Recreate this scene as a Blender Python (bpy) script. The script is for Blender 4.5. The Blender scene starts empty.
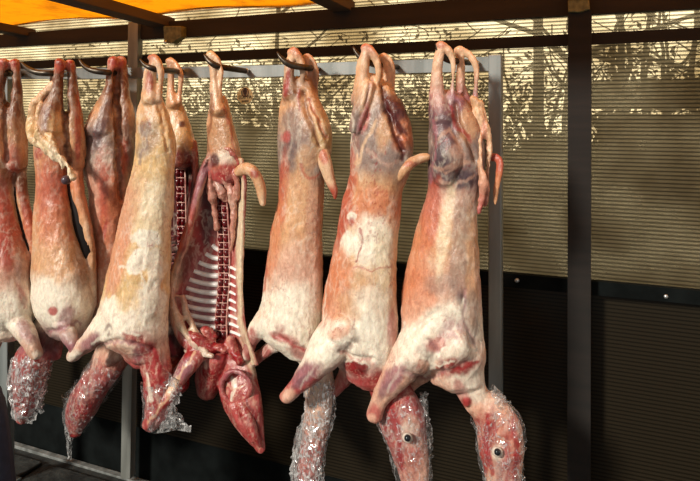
import bpy, math, random
import numpy as np
from mathutils import Vector

random.seed(7)
rng = np.random.RandomState(11)
S = bpy.context.scene
COL = S.collection

# ------------------------------------------------------------ camera
F = 620.0; CX = 350.0; HY = 112.0; YAW = math.radians(22.5); CAMZ = 1.755
cd = bpy.data.cameras.new('camera'); cam = bpy.data.objects.new('camera', cd); COL.objects.link(cam)
cam.location = (0, 0, CAMZ); cam.rotation_euler = (math.radians(90), 0, YAW)
cd.sensor_fit = 'HORIZONTAL'; cd.sensor_width = 36; cd.lens = F * 36 / 700
cd.shift_y = -(240.5 - HY) / 700.0
cd.clip_start = .02
S.camera = cam

# ------------------------------------------------------------ world, sun, exposure
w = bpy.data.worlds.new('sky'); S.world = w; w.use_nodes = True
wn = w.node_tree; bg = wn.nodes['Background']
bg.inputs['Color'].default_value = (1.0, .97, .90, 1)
# sky: strength raised beyond the back wall to backlight the panels, lower behind the viewer
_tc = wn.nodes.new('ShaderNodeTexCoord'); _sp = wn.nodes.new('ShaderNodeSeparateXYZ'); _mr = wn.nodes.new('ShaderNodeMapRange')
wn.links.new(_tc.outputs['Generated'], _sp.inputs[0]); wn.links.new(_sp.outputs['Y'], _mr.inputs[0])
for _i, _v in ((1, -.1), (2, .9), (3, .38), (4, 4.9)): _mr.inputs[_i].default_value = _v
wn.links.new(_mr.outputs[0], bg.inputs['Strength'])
sd = bpy.data.lights.new('sun', 'SUN'); sd.energy = 3.9; sd.angle = math.radians(9); sd.color = (1, .95, .84)
sun = bpy.data.objects.new('sun', sd); COL.objects.link(sun)
sun.rotation_euler = Vector((.52, 1.0, -.56)).to_track_quat('-Z', 'Y').to_euler()
S.view_settings.view_transform = 'Standard'; S.view_settings.look = 'None'
S.view_settings.gamma = 1; S.view_settings.exposure = 0.0
try: S.view_settings.use_curve_mapping = False
except Exception: pass

# ------------------------------------------------------------ pixel <-> place
cy, sy = math.cos(YAW), math.sin(YAW)
def at(px, py, Y):
    a = (px - CX) / F; b = (HY - py) / F
    dx = a * cy - sy; dy = a * sy + cy
    t = Y / dy
    return Vector((dx * t, Y, CAMZ + b * t))
def proj(P):
    x, y, z = P[:, 0], P[:, 1], P[:, 2] - CAMZ
    d = -x * sy + y * cy; r = x * cy + y * sy
    return CX + F * r / d, HY - F * z / d

# ------------------------------------------------------------ noise in numpy
def _h(i, j, k, s):
    n = (i.astype(np.int64) * 73856093) ^ (j.astype(np.int64) * 19349663) ^ (k.astype(np.int64) * 83492791) ^ (s * 2654435)
    n = (n ^ (n >> 13)) * 1274126177 & 0x7fffffff
    n = (n ^ (n >> 16)) & 0xffff
    return n / 65535.0
def vnoise(P, s=0):
    f = np.floor(P); u = P - f; u = u * u * (3 - 2 * u)
    i, j, k = f[:, 0].astype(np.int64), f[:, 1].astype(np.int64), f[:, 2].astype(np.int64)
    r = 0
    for a in (0, 1):
        for b in (0, 1):
            for c in (0, 1):
                wt = (u[:, 0] if a else 1 - u[:, 0]) * (u[:, 1] if b else 1 - u[:, 1]) * (u[:, 2] if c else 1 - u[:, 2])
                r = r + wt * _h(i + a, j + b, k + c, s)
    return r
def fbm(P, sc, o=4, s=0):
    P = P * np.array(sc); r = 0; a = .5
    for q in range(o):
        r = r + a * vnoise(P * 2 ** q + 17.3 * q, s + q); a *= .5
    return r / (1 - .5 ** o) * 2 - 1          # about -1..1
def ridge(P, sc, o=3, s=0): return 1 - np.abs(fbm(P, sc, o, s)) * 2.2
def sstep(a, b, x):
    t = np.clip((x - a) / (b - a), 0, 1); return t * t * (3 - 2 * t)

def lin(c):
    c = np.array(c, float) / 255.0
    return np.where(c <= .04045, c / 12.92, ((c + .055) / 1.055) ** 2.4)

# ------------------------------------------------------------ materials
def mat(name, col=(.5, .5, .5), rough=.6, metal=0, **kw):
    m = bpy.data.materials.new(name); m.use_nodes = True
    b = m.node_tree.nodes['Principled BSDF']
    b.inputs['Base Color'].default_value = (*col, 1); b.inputs['Roughness'].default_value = rough
    b.inputs['Metallic'].default_value = metal
    for k, v in kw.items(): b.inputs[k].default_value = v
    return m
def N(m, t, **kw):
    n = m.node_tree.nodes.new(t)
    for k, v in kw.items():
        if k in n.inputs: n.inputs[k].default_value = v
        else: setattr(n, k, v)
    return n
def L(m, a, b): m.node_tree.links.new(a, b)
def noisy(name, c1, c2, scale=20, rough=.6, metal=0, bump=.2, dist=.002, stretch=(1, 1, 1), detail=6, **kw):
    m = mat(name, c1, rough, metal, **kw); b = m.node_tree.nodes['Principled BSDF']
    tc = N(m, 'ShaderNodeTexCoord'); mp = N(m, 'ShaderNodeMapping'); mp.inputs['Scale'].default_value = stretch
    L(m, tc.outputs['Object'], mp.inputs['Vector'])
    n = N(m, 'ShaderNodeTexNoise'); n.inputs['Scale'].default_value = scale; n.inputs['Detail'].default_value = detail
    L(m, mp.outputs[0], n.inputs['Vector'])
    r = N(m, 'ShaderNodeValToRGB'); r.color_ramp.elements[0].color = (*c1, 1); r.color_ramp.elements[1].color = (*c2, 1)
    r.color_ramp.elements[0].position = .35; r.color_ramp.elements[1].position = .68
    L(m, n.outputs['Fac'], r.inputs[0]); L(m, r.outputs[0], b.inputs['Base Color'])
    bp = N(m, 'ShaderNodeBump'); bp.inputs['Strength'].default_value = bump; bp.inputs['Distance'].default_value = dist
    L(m, n.outputs['Fac'], bp.inputs['Height']); L(m, bp.outputs[0], b.inputs['Normal'])
    return m

M = {}
def flesh_mat(name, rough=.42, spec=.45):
    m = mat(name, (.5, .3, .2), rough); b = m.node_tree.nodes['Principled BSDF']
    b.inputs['Specular IOR Level'].default_value = spec
    b.inputs['Subsurface Weight'].default_value = .08
    b.inputs['Subsurface Radius'].default_value = (.02, .007, .004)
    b.inputs['Subsurface Scale'].default_value = .3
    at_ = N(m, 'ShaderNodeAttribute', attribute_name='Col')
    tc = N(m, 'ShaderNodeTexCoord')
    mp = N(m, 'ShaderNodeMapping'); mp.inputs['Scale'].default_value = (1, 1, .6)
    L(m, tc.outputs['Object'], mp.inputs['Vector'])
    n = N(m, 'ShaderNodeTexNoise'); n.inputs['Scale'].default_value = 70; n.inputs['Detail'].default_value = 8; n.inputs['Roughness'].default_value = .7; n.inputs['Distortion'].default_value = .8
    L(m, mp.outputs[0], n.inputs['Vector'])
    r = N(m, 'ShaderNodeValToRGB')
    r.color_ramp.elements[0].position = .3; r.color_ramp.elements[0].color = (.76, .68, .65, 1)
    r.color_ramp.elements[1].position = .7; r.color_ramp.elements[1].color = (1.2, 1.2, 1.18, 1)
    L(m, n.outputs['Fac'], r.inputs[0])
    mx = N(m, 'ShaderNodeMix', data_type='RGBA', blend_type='MULTIPLY'); mx.inputs[0].default_value = 1
    L(m, at_.outputs['Color'], mx.inputs[6]); L(m, r.outputs[0], mx.inputs[7]); L(m, mx.outputs[2], b.inputs['Base Color'])
    n2 = N(m, 'ShaderNodeTexNoise'); n2.inputs['Scale'].default_value = 75; n2.inputs['Distortion'].default_value = 1.0; n2.inputs['Detail'].default_value = 8; n2.inputs['Roughness'].default_value = .6
    L(m, mp.outputs[0], n2.inputs['Vector'])
    bp = N(m, 'ShaderNodeBump'); bp.inputs['Strength'].default_value = .7; bp.inputs['Distance'].default_value = .004
    L(m, n2.outputs['Fac'], bp.inputs['Height']); L(m, bp.outputs[0], b.inputs['Normal'])
    return m
M['flesh'] = flesh_mat('lamb_flesh', .36, .5)
M['wet'] = flesh_mat('wet_flesh', .28, .6)
M['tarp'] = None

def polycarb(name, tint, tfac, dif, front, period=.0135):
    m = bpy.data.materials.new(name); m.use_nodes = True; nt = m.node_tree
    for n in list(nt.nodes): nt.nodes.remove(n)
    out = N(m, 'ShaderNodeOutputMaterial')
    tc = N(m, 'ShaderNodeTexCoord'); sp = N(m, 'ShaderNodeSeparateXYZ'); L(m, tc.outputs['Object'], sp.inputs[0])
    d = N(m, 'ShaderNodeMath', operation='DIVIDE'); d.inputs[1].default_value = period; L(m, sp.outputs['Z'], d.inputs[0])
    fr = N(m, 'ShaderNodeMath', operation='FRACT'); L(m, d.outputs[0], fr.inputs[0])
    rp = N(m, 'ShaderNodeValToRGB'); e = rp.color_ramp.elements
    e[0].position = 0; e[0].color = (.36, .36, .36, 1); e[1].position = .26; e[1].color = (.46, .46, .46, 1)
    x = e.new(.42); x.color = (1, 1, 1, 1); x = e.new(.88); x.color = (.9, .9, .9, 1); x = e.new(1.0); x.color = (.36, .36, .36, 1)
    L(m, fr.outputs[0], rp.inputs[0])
    # dust and grime of the sheet
    nz = N(m, 'ShaderNodeTexNoise'); nz.inputs['Scale'].default_value = 5; nz.inputs['Detail'].default_value = 8
    L(m, tc.outputs['Object'], nz.inputs['Vector'])
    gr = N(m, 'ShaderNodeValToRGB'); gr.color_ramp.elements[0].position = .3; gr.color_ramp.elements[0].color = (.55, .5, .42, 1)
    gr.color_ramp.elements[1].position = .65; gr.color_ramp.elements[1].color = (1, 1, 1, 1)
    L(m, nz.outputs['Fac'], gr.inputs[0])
    def mul(a, b):
        x = N(m, 'ShaderNodeMix', data_type='RGBA', blend_type='MULTIPLY'); x.inputs[0].default_value = 1
        L(m, a, x.inputs[6])
        if isinstance(b, tuple): x.inputs[7].default_value = (*b, 1)
        else: L(m, b, x.inputs[7])
        return x.outputs[2]
    t = mul(mul(rp.outputs[0], gr.outputs[0]), tint)
    tr = N(m, 'ShaderNodeBsdfTransparent'); L(m, t, tr.inputs['Color'])
    tl = N(m, 'ShaderNodeBsdfTranslucent'); L(m, mul(mul(rp.outputs[0], gr.outputs[0]), dif), tl.inputs['Color'])
    m1 = N(m, 'ShaderNodeMixShader'); m1.inputs[0].default_value = 1 - tfac; L(m, tr.outputs[0], m1.inputs[1]); L(m, tl.outputs[0], m1.inputs[2])
    df = N(m, 'ShaderNodeBsdfDiffuse'); L(m, mul(rp.outputs[0], front), df.inputs['Color'])
    m2 = N(m, 'ShaderNodeMixShader'); m2.inputs[0].default_value = .12; L(m, m1.outputs[0], m2.inputs[1]); L(m, df.outputs[0], m2.inputs[2])
    gl = N(m, 'ShaderNodeBsdfGlossy'); gl.inputs['Roughness'].default_value = .3
    m3 = N(m, 'ShaderNodeMixShader'); m3.inputs[0].default_value = .015; L(m, m2.outputs[0], m3.inputs[1]); L(m, gl.outputs[0], m3.inputs[2])
    L(m, m3.outputs[0], out.inputs[0])
    return m
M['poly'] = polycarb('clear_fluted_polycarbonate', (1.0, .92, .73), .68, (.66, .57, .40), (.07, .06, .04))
M['poly_low'] = polycarb('brown_fluted_polycarbonate', (.05, .035, .018), .5, (.05, .035, .018), (.16, .12, .07))
M['steel'] = noisy('galvanised_steel', (.17, .19, .185), (.33, .355, .35), 14, .4, .5, .1, .001, (1, 1, .15))
M['zinc'] = noisy('dull_zinc', (.17, .175, .16), (.32, .325, .30), 18, .5, .5, .1, .001, (1, 1, .15))
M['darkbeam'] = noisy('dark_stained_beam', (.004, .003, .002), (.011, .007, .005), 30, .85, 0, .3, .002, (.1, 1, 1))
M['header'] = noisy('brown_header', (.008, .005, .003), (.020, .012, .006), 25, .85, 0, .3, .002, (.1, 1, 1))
M['rafter'] = noisy('brown_rafter', (.045, .024, .012), (.085, .05, .025), 25, .7, 0, .3, .002, (1, .1, 1))
M['iron'] = noisy('dark_iron', (.035, .027, .020), (.09, .07, .05), 60, .38, .7, .2, .0005)
M['black'] = noisy('black_sheeting', (.002, .003, .003), (.006, .008, .008), 12, .9, 0, .3, .003, **{'Specular IOR Level': .1})
M['navy'] = noisy('navy_cloth', (.006, .008, .02), (.012, .016, .035), 40, .85, 0, .3, .002)
M['strip'] = noisy('weathered_white_paint', (.10, .105, .10), (.24, .25, .245), 30, .6, 0, .2, .001)
M['stone'] = noisy('dark_paving_stone', (.008, .009, .009), (.035, .038, .035), 22, .7, 0, .8, .01)
M['soil'] = noisy('leaf_litter', (.02, .014, .008), (.05, .038, .02), 15, .9, 0, .6, .02)
M['bark'] = noisy('tree_bark', (.012, .009, .006), (.03, .024, .016), 18, .9, 0, .7, .01, (1, 1, .2))
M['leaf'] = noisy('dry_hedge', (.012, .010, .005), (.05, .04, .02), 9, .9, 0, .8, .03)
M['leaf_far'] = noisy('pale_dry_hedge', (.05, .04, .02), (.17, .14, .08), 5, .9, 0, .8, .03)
M['planks'] = noisy('outbuilding_planks', (.03, .025, .018), (.07, .055, .04), 10, .8, 0, .4, .005, (1, 1, .1))
M['cream'] = mat('cream_sticker', (.85, .76, .58), .5)
_t = N(M['cream'], 'ShaderNodeBsdfTranslucent'); _t.inputs[0].default_value = (1, .95, .8, 1)
_x = N(M['cream'], 'ShaderNodeMixShader'); _x.inputs[0].default_value = .6
L(M['cream'], M['cream'].node_tree.nodes['Principled BSDF'].outputs[0], _x.inputs[1]); L(M['cream'], _t.outputs[0], _x.inputs[2])
L(M['cream'], _x.outputs[0], M['cream'].node_tree.nodes['Material Output'].inputs[0])
M['brownink'] = mat('brown_ink', (.05, .02, .01), .5)
M['eye'] = mat('dark_eye', (.01, .012, .015), .08)
M['eyerim'] = mat('pale_eye_rim', (.6, .5, .42), .3)
M['bolt'] = mat('zinc_bolt', (.6, .6, .58), .3, .8)
M['olive'] = noisy('olive_bracket', (.10, .09, .03), (.22, .19, .07), 60, .6)

def tarp_mat():
    m = bpy.data.materials.new('orange_tarpaulin'); m.use_nodes = True; nt = m.node_tree
    for n in list(nt.nodes): nt.nodes.remove(n)
    out = N(m, 'ShaderNodeOutputMaterial'); tc = N(m, 'ShaderNodeTexCoord')
    nz = N(m, 'ShaderNodeTexNoise'); nz.inputs['Scale'].default_value = 7; nz.inputs['Detail'].default_value = 8; nz.inputs['Roughness'].default_value = .65
    L(m, tc.outputs['Object'], nz.inputs['Vector'])
    r = N(m, 'ShaderNodeValToRGB'); r.color_ramp.elements[0].position = .28; r.color_ramp.elements[0].color = (.42, .12, .004, 1)
    r.color_ramp.elements[1].position = .5; r.color_ramp.elements[1].color = (.82, .25, .004, 1)
    L(m, nz.outputs['Fac'], r.inputs[0])
    tl = N(m, 'ShaderNodeBsdfTranslucent'); df = N(m, 'ShaderNodeBsdfDiffuse')
    L(m, r.outputs[0], tl.inputs[0]); L(m, r.outputs[0], df.inputs[0])
    mx = N(m, 'ShaderNodeMixShader'); mx.inputs[0].default_value = .25
    L(m, tl.outputs[0], mx.inputs[1]); L(m, df.outputs[0], mx.inputs[2]); L(m, mx.outputs[0], out.inputs[0])
    return m
M['tarp'] = tarp_mat()

def film_mat(name='crumpled_clear_film', lo=.07, hi=.6, wd=.03):
    m = bpy.data.materials.new(name); m.use_nodes = True; nt = m.node_tree
    for n in list(nt.nodes): nt.nodes.remove(n)
    out = N(m, 'ShaderNodeOutputMaterial'); tc = N(m, 'ShaderNodeTexCoord')
    mp = N(m, 'ShaderNodeMapping'); mp.inputs['Scale'].default_value = (1, 1, .45); L(m, tc.outputs['Object'], mp.inputs[0])
    v = N(m, 'ShaderNodeTexNoise'); v.inputs['Scale'].default_value = 55; v.inputs['Detail'].default_value = 3; v.inputs['Distortion'].default_value = .7; mp.inputs['Rotation'].default_value = (.3, .5, 0)
    L(m, mp.outputs[0], v.inputs['Vector'])
    rd = N(m, 'ShaderNodeMath', operation='SUBTRACT'); rd.inputs[1].default_value = .5; L(m, v.outputs['Fac'], rd.inputs[0])
    ab = N(m, 'ShaderNodeMath', operation='ABSOLUTE'); L(m, rd.outputs[0], ab.inputs[0])
    bp = N(m, 'ShaderNodeBump'); bp.inputs['Strength'].default_value = .7; bp.inputs['Distance'].default_value = .008; L(m, ab.outputs[0], bp.inputs['Height'])
    cr = N(m, 'ShaderNodeValToRGB'); e = cr.color_ramp.elements     # crease highlights put in as whiter, denser lines
    e[0].position = .004; e[0].color = (hi, hi, hi, 1); e[1].position = wd; e[1].color = (lo, lo, lo, 1)
    L(m, ab.outputs[0], cr.inputs[0])
    tr = N(m, 'ShaderNodeBsdfTransparent'); gl = N(m, 'ShaderNodeBsdfGlossy'); gl.inputs['Roughness'].default_value = .16
    L(m, bp.outputs[0], gl.inputs['Normal'])
    df = N(m, 'ShaderNodeBsdfDiffuse'); df.inputs[0].default_value = (.85, .83, .82, 1); L(m, bp.outputs[0], df.inputs['Normal'])
    g2 = N(m, 'ShaderNodeMixShader'); g2.inputs[0].default_value = .45; L(m, gl.outputs[0], g2.inputs[1]); L(m, df.outputs[0], g2.inputs[2])
    mx = N(m, 'ShaderNodeMixShader'); L(m, cr.outputs[0], mx.inputs[0]); L(m, tr.outputs[0], mx.inputs[1]); L(m, g2.outputs[0], mx.inputs[2])
    L(m, mx.outputs[0], out.inputs[0])
    return m
M['film'] = film_mat(); M['film_loose'] = film_mat('loose_clear_film', .30, .85, .06); M['film_thick'] = film_mat('layered_clear_film', .14, .9, .075)

# ------------------------------------------------------------ mesh helpers
class MB:
    def __init__(s): s.v = []; s.f = []
    def add(s, vs, fs):
        o = len(s.v); s.v += [tuple(p) for p in vs]; s.f += [tuple(i + o for i in f) for f in fs]
    def grid(s, rings, cap=True, closed=True):
        n = len(rings[0]); vs = [p for r in rings for p in r]; fs = []
        for i in range(len(rings) - 1):
            for j in range(n if closed else n - 1):
                k = (j + 1) % n
                fs.append((i * n + j, i * n + k, (i + 1) * n + k, (i + 1) * n + j))
        if cap: fs.append(tuple(range(n))[::-1]); fs.append(tuple((len(rings) - 1) * n + j for j in range(n)))
        s.add(vs, fs)
    def box(s, a, b):
        x0, y0, z0 = a; x1, y1, z1 = b
        s.add([(x0, y0, z0), (x1, y0, z0), (x1, y1, z0), (x0, y1, z0), (x0, y0, z1), (x1, y0, z1), (x1, y1, z1), (x0, y1, z1)],
              [(0, 3, 2, 1), (4, 5, 6, 7), (0, 1, 5, 4), (1, 2, 6, 5), (2, 3, 7, 6), (3, 0, 4, 7)])
    def prism(s, pts, Y, t):           # outline in a plane parallel to the wall, extruded away by t
        fr = [at(x, y, Y) for x, y in pts]
        s.slab(fr, Vector((0, t, 0)))
    def slab(s, fr, off):
        n = len(fr); vs = fr + [p + off for p in fr]
        s.add(vs, [tuple(range(n)), tuple(range(n, 2 * n))[::-1]] + [((i + 1) % n, i, n + i, n + (i + 1) % n) for i in range(n)])
    def tube(s, pts, rad, n=10):
        P = [Vector(p) for p in pts]; up = None; rings = []
        R = rad if isinstance(rad, (list, tuple)) else [rad] * len(P)
        for i, p in enumerate(P):
            d = (P[min(i + 1, len(P) - 1)] - P[max(i - 1, 0)]).normalized()
            if up is None: up = d.orthogonal().normalized()
            up = (up - d * up.dot(d)).normalized(); sd_ = d.cross(up)
            rings.append([p + (up * math.cos(a) + sd_ * math.sin(a)) * R[i] for a in [2 * math.pi * k / n for k in range(n)]])
        s.grid(rings)
    def mesh(s, name):
        me = bpy.data.meshes.new(name); me.from_pydata(s.v, [], s.f); me.validate(); me.update()
        import bmesh
        bm = bmesh.new(); bm.from_mesh(me); bmesh.ops.recalc_face_normals(bm, faces=bm.faces); bm.to_mesh(me); bm.free()
        return me
    def build(s, name, m, parent=None, smooth=False, bevel=0):
        me = s.mesh(name); me.materials.append(m)
        if smooth: me.polygons.foreach_set('use_smooth', [True] * len(me.polygons))
        o = bpy.data.objects.new(name, me); COL.objects.link(o)
        if parent is not None:
            o.parent = parent; me.transform(parent.matrix_world.inverted() if False else __import__('mathutils').Matrix.Translation(-Vector(parent.location)))
        if bevel:
            b = o.modifiers.new('b', 'BEVEL'); b.width = bevel; b.segments = 2; b.limit_method = 'ANGLE'
        return o
def tag(o, label=None, cat=None, group=None, kind=None):
    if label: o['label'] = label
    if cat: o['category'] = cat
    if group: o['group'] = group
    if kind: o['kind'] = kind
    return o
def empty(name, loc):
    o = bpy.data.objects.new(name, None); COL.objects.link(o); o.location = loc; o.empty_display_size = .05; return o

def catmull(ch, step=6):
    ch = [tuple(float(x) for x in c) for c in ch]; out = []
    A = np.array(ch); n = len(A)
    for i in range(n - 1):
        p0, p1, p2, p3 = A[max(i - 1, 0)], A[i], A[i + 1], A[min(i + 2, n - 1)]
        k = max(2, int(np.hypot(*(p2 - p1)[:2]) / step) + 1)
        for q in range(k):
            t = q / k
            v = .5 * ((2 * p1) + (p2 - p0) * t + (2 * p0 - 5 * p1 + 4 * p2 - p3) * t * t + (3 * p1 - p0 - 3 * p2 + p3) * t ** 3)
            v[3:] = np.maximum(v[3:], np.minimum(p1[3:], p2[3:]) * .8)
            out.append(v)
    out.append(A[-1]); return out

def uvw(px, py, Y):
    p = at(px, py, Y); u = at(px + 1, py, Y) - p; v = at(px, py + 1, Y) - p
    return p, u, v
VIEWD = Vector((-sy, cy, 0))
def limb(mb, ch, Y, n=16, fixed=False, ratio=1.0):
    """ch: (x, y, dz, r) or (x, y, dz, r, rdepth) with radii in the same unit; rings round the line"""
    ch = [c if len(c) == 5 else (*c, c[3] * ratio) for c in ch]
    c = catmull(ch); m = len(c)
    # rounded ends
    def cap(a, b):
        d = np.array([a[0] - b[0], a[1] - b[1]]); ln = np.hypot(*d) + 1e-6; d = d / ln; r = []
        for ang in (30, 55, 75, 87):
            q = a.copy(); s_ = math.sin(math.radians(ang)); k = math.cos(math.radians(ang))
            q[0] += d[0] * a[3] * s_ * .8; q[1] += d[1] * a[3] * s_ * .8; q[3] *= k; q[4] *= k; r.append(q)
        return r
    st = cap(c[0], c[1])[::-1]; en = cap(c[-1], c[-2]); c = st + c + en
    rings = []
    for i, s_ in enumerate(c):
        a = c[max(i - 1, 0)]; b = c[min(i + 1, len(c) - 1)]
        if fixed: nx, ny = 1., 0.
        else:
            d = np.array([b[0] - a[0], b[1] - a[1]]); ln = np.hypot(*d) + 1e-9; nx, ny = -d[1] / ln, d[0] / ln
        p, u, v = uvw(s_[0], s_[1], Y + s_[2]); sc = u.length
        rings.append([p + (u * nx + v * ny) * s_[3] * math.cos(t) + VIEWD * (sc * s_[4]) * math.sin(t) for t in [2 * math.pi * k / n for k in range(n)]])
    mb.grid(rings)
def trunk(mb, rows, Y, ratio=.8, dz=0):
    limb(mb, [((l + r) / 2, y, dz, (r - l) / 2, (r - l) / 2 * ratio) for y, l, r in rows], Y, n=28, fixed=True)

def remesh(mb, voxel, smooth=3):
    me = mb.mesh('t'); o = bpy.data.objects.new('t', me); COL.objects.link(o)
    md = o.modifiers.new('r', 'REMESH'); md.mode = 'VOXEL'; md.voxel_size = voxel; md.adaptivity = 0
    dg = bpy.context.evaluated_depsgraph_get()
    nm = bpy.data.meshes.new_from_object(o.evaluated_get(dg)); bpy.data.objects.remove(o); bpy.data.meshes.remove(me)
    n = len(nm.vertices); V = np.empty(n * 3); nm.vertices.foreach_get('co', V); V = V.reshape(-1, 3)
    E = np.empty(len(nm.edges) * 2, np.int32); nm.edges.foreach_get('vertices', E); E = E.reshape(-1, 2)
    deg = np.bincount(E.ravel(), minlength=n)[:, None] + 1e-9
    for _ in range(smooth):
        A = np.zeros_like(V)
        for k in range(3):
            A[:, k] = np.bincount(E[:, 0], V[E[:, 1], k], n) + np.bincount(E[:, 1], V[E[:, 0], k], n)
        V = V * .4 + A / deg * .6
    nm.vertices.foreach_set('co', V.ravel()); nm.update()
    return nm, V
def normals(me):
    n = np.empty(len(me.vertices) * 3); me.vertex_normals.foreach_get('vector', n); return n.reshape(-1, 3)

# ------------------------------------------------------------ flesh colours, and crease shade painted in between the legs
CO = dict(
    tan=lin((204, 158, 118)), pink=lin((204, 140, 114)), orange=lin((202, 126, 88)), redfl=lin((178, 84, 64)), purple=lin((98, 70, 76)),
    grey=lin((138, 118, 110)), greyd=lin((74, 58, 66)), white=lin((234, 225, 208)), cream=lin((226, 208, 176)), yellow=lin((214, 178, 126)),
    red=lin((150, 26, 32)), dred=lin((74, 10, 16)), rose=lin((172, 76, 74)), blush=lin((208, 164, 142)), brown=lin((122, 76, 52)), bone=lin((220, 184, 150)),
    dark=lin((36, 10, 10)), mauve=lin((150, 98, 106)))
SEAMS = []
def paint(me, V, base, patches, seed=0, streak=.45, bloody=0.0, lines=()):
    px, py = proj(V)
    c = np.zeros((len(V), 3))
    W = V * 1.0
    wob = fbm(W, (22, 22, 13), 4, seed) * 9
    ys = [b[0] for b in base]; yy = py + wob
    for k in range(3): c[:, k] = np.interp(yy, ys, [CO[b[1]][k] for b in base])
    nA = fbm(W, (34, 34, 20), 5, seed + 3); nB = fbm(W, (60, 60, 26), 4, seed + 9)
    # membranes and fat: pale veils, and warmer and redder flesh between them
    veil = sstep(.06, .5, nA)[:, None]; c = c * (1 - veil * streak * .45) + CO['white'] * veil * streak * .45
    warm = sstep(.1, .55, -nA)[:, None]; c = c * (1 - warm * .4) + (c * np.array([.86, .62, .52])) * warm * .4
    bl = np.full(len(V), float(bloody))
    nP = fbm(W, (42, 42, 30), 4, seed + 21)
    for p in patches:
        x, y, rx, ry, ang, col = p[:6]; st = p[6] if len(p) > 6 else .9; soft = p[7] if len(p) > 7 else .35
        a = math.radians(ang); dx = px - x; dy = py - y
        u = (dx * math.cos(a) + dy * math.sin(a)) / rx; v = (-dx * math.sin(a) + dy * math.cos(a)) / ry
        d = np.sqrt(u * u + v * v) + nP * .45
        wt = (1 - sstep(1 - soft, 1 + soft, d)) * st
        if col == 'BLOOD': bl = np.maximum(bl, wt)
        else: c = c * (1 - wt[:, None]) + CO[col] * wt[:, None]
    if bl.max() > 0:
        r = ridge(W, (66, 66, 40), 4, seed + 31); q = fbm(W, (36, 36, 24), 4, seed + 37)
        b = CO['red'] * (1 - sstep(-.05, .25, q)[:, None]) + CO['rose'] * sstep(-.05, .25, q)[:, None]
        b = b * (1 - sstep(.3, .6, q)[:, None] * .7) + CO['blush'] * sstep(.3, .6, q)[:, None] * .7
        b = b * (1 - sstep(.15, .6, -q)[:, None] * .6) + CO['dred'] * sstep(.15, .6, -q)[:, None] * .6
        vv = sstep(.80, 1.0, r)[:, None] * .7; b = b * (1 - vv) + CO['blush'] * vv
        w_ = (bl * (.55 + .45 * sstep(-.5, .3, nB)))[:, None]; c = c * (1 - w_) + b * w_
    # thin red vessels everywhere
    r = ridge(W, (30, 30, 16), 3, seed + 55); vv = (sstep(.94, .995, r) * sstep(0, .4, fbm(W, (9, 9, 7), 2, seed + 60)))[:, None] * .55
    c = c * (1 - vv) + CO['red'] * vv
    # fibrous strands of membrane, drifting across the muscle
    Wd = W + np.stack([fbm(W, (16, 16, 16), 3, seed + 81), fbm(W, (16, 16, 16), 3, seed + 83), fbm(W, (16, 16, 16), 3, seed + 85)], 1) * .035
    r = ridge(Wd, (44, 44, 17), 4, seed + 87); m_ = sstep(-.25, .35, fbm(W, (11, 11, 9), 3, seed + 89))
    vv = (sstep(.62, .96, r) * m_)[:, None] * .30; c = c * (1 - vv) + CO['white'] * vv
    r = ridge(Wd, (60, 60, 34), 3, seed + 91); vv = (sstep(.80, .98, r) * (1 - m_))[:, None] * .42; c = c * (1 - vv) + c * np.array([.7, .46, .42]) * vv
    for L_ in lines:  # seam lines; dark ones paint shade into the grooves between the legs
        pts, wd, col = L_[:3]; st = L_[3] if len(L_) > 3 else .8
        dm = np.full(len(V), 1e9); qx = px + nA * 5; qy = py + nB * 5
        for (ax, ay), (bx, by) in zip(pts[:-1], pts[1:]):
            ex, ey = bx - ax, by - ay; t = np.clip(((qx - ax) * ex + (qy - ay) * ey) / (ex * ex + ey * ey + 1e-9), 0, 1)
            dm = np.minimum(dm, np.hypot(qx - ax - t * ex, qy - ay - t * ey))
        vv = (1 - sstep(wd * .4, wd * 1.3, dm))[:, None] * st; c = c * (1 - vv) + CO[col] * vv
    st_ = fbm(W, (120, 120, 50), 3, seed + 71)[:, None]; c = c * (1 + st_ * .14)
    c = np.clip(c, .003, .95)
    at_ = me.color_attributes.new('Col', 'FLOAT_COLOR', 'POINT')
    at_.data.foreach_set('color', np.hstack([c, np.ones((len(c), 1))]).ravel().astype(np.float32))
def groove(V, nr, lines, seed):
    px, py = proj(V); out = np.zeros(len(V)); wx = fbm(V, (40, 40, 30), 3, seed + 3) * 3
    fr = (nr @ np.array(VIEWD)) < .2
    for L_ in lines:
        if len(L_) < 5: continue
        dm = np.full(len(V), 1e9)
        for (ax, ay), (bx, by) in zip(L_[0][:-1], L_[0][1:]):
            ex, ey = bx - ax, by - ay; t = np.clip(((px + wx - ax) * ex + (py - ay) * ey) / (ex * ex + ey * ey + 1e-9), 0, 1)
            dm = np.minimum(dm, np.hypot(px + wx - ax - t * ex, py - ay - t * ey))
        out += (1 - sstep(0, L_[1] * 2.2, dm)) * L_[4] * fr
    return out
def body(name, mb, base, patches, root, seed, voxel=.0040, disp=1.0, m='flesh', smooth=3, bloody=0., streak=.45, lines=()):
    me, V = remesh(mb, voxel, smooth); nr = normals(me)
    d = fbm(V, (13, 13, 9), 4, seed + 5) * .006 + fbm(V, (42, 42, 17), 3, seed + 8) * .0020 + (ridge(V, (22, 22, 14), 4, seed + 12) - .5) * .0030
    V = V + nr * (d * disp - groove(V, nr, lines, seed))[:, None]
    me.vertices.foreach_set('co', V.ravel())
    paint(me, V, base, patches, seed, streak, bloody, lines)
    me.polygons.foreach_set('use_smooth', [True] * len(me.polygons)); me.materials.clear(); me.materials.append(M[m])
    if root is not None: me.transform(__import__('mathutils').Matrix.Translation(-Vector(root.location)))
    me.name = name; me.update()
    o = bpy.data.objects.new(name, me); COL.objects.link(o)
    if root is not None: o.parent = root
    return o
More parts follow.
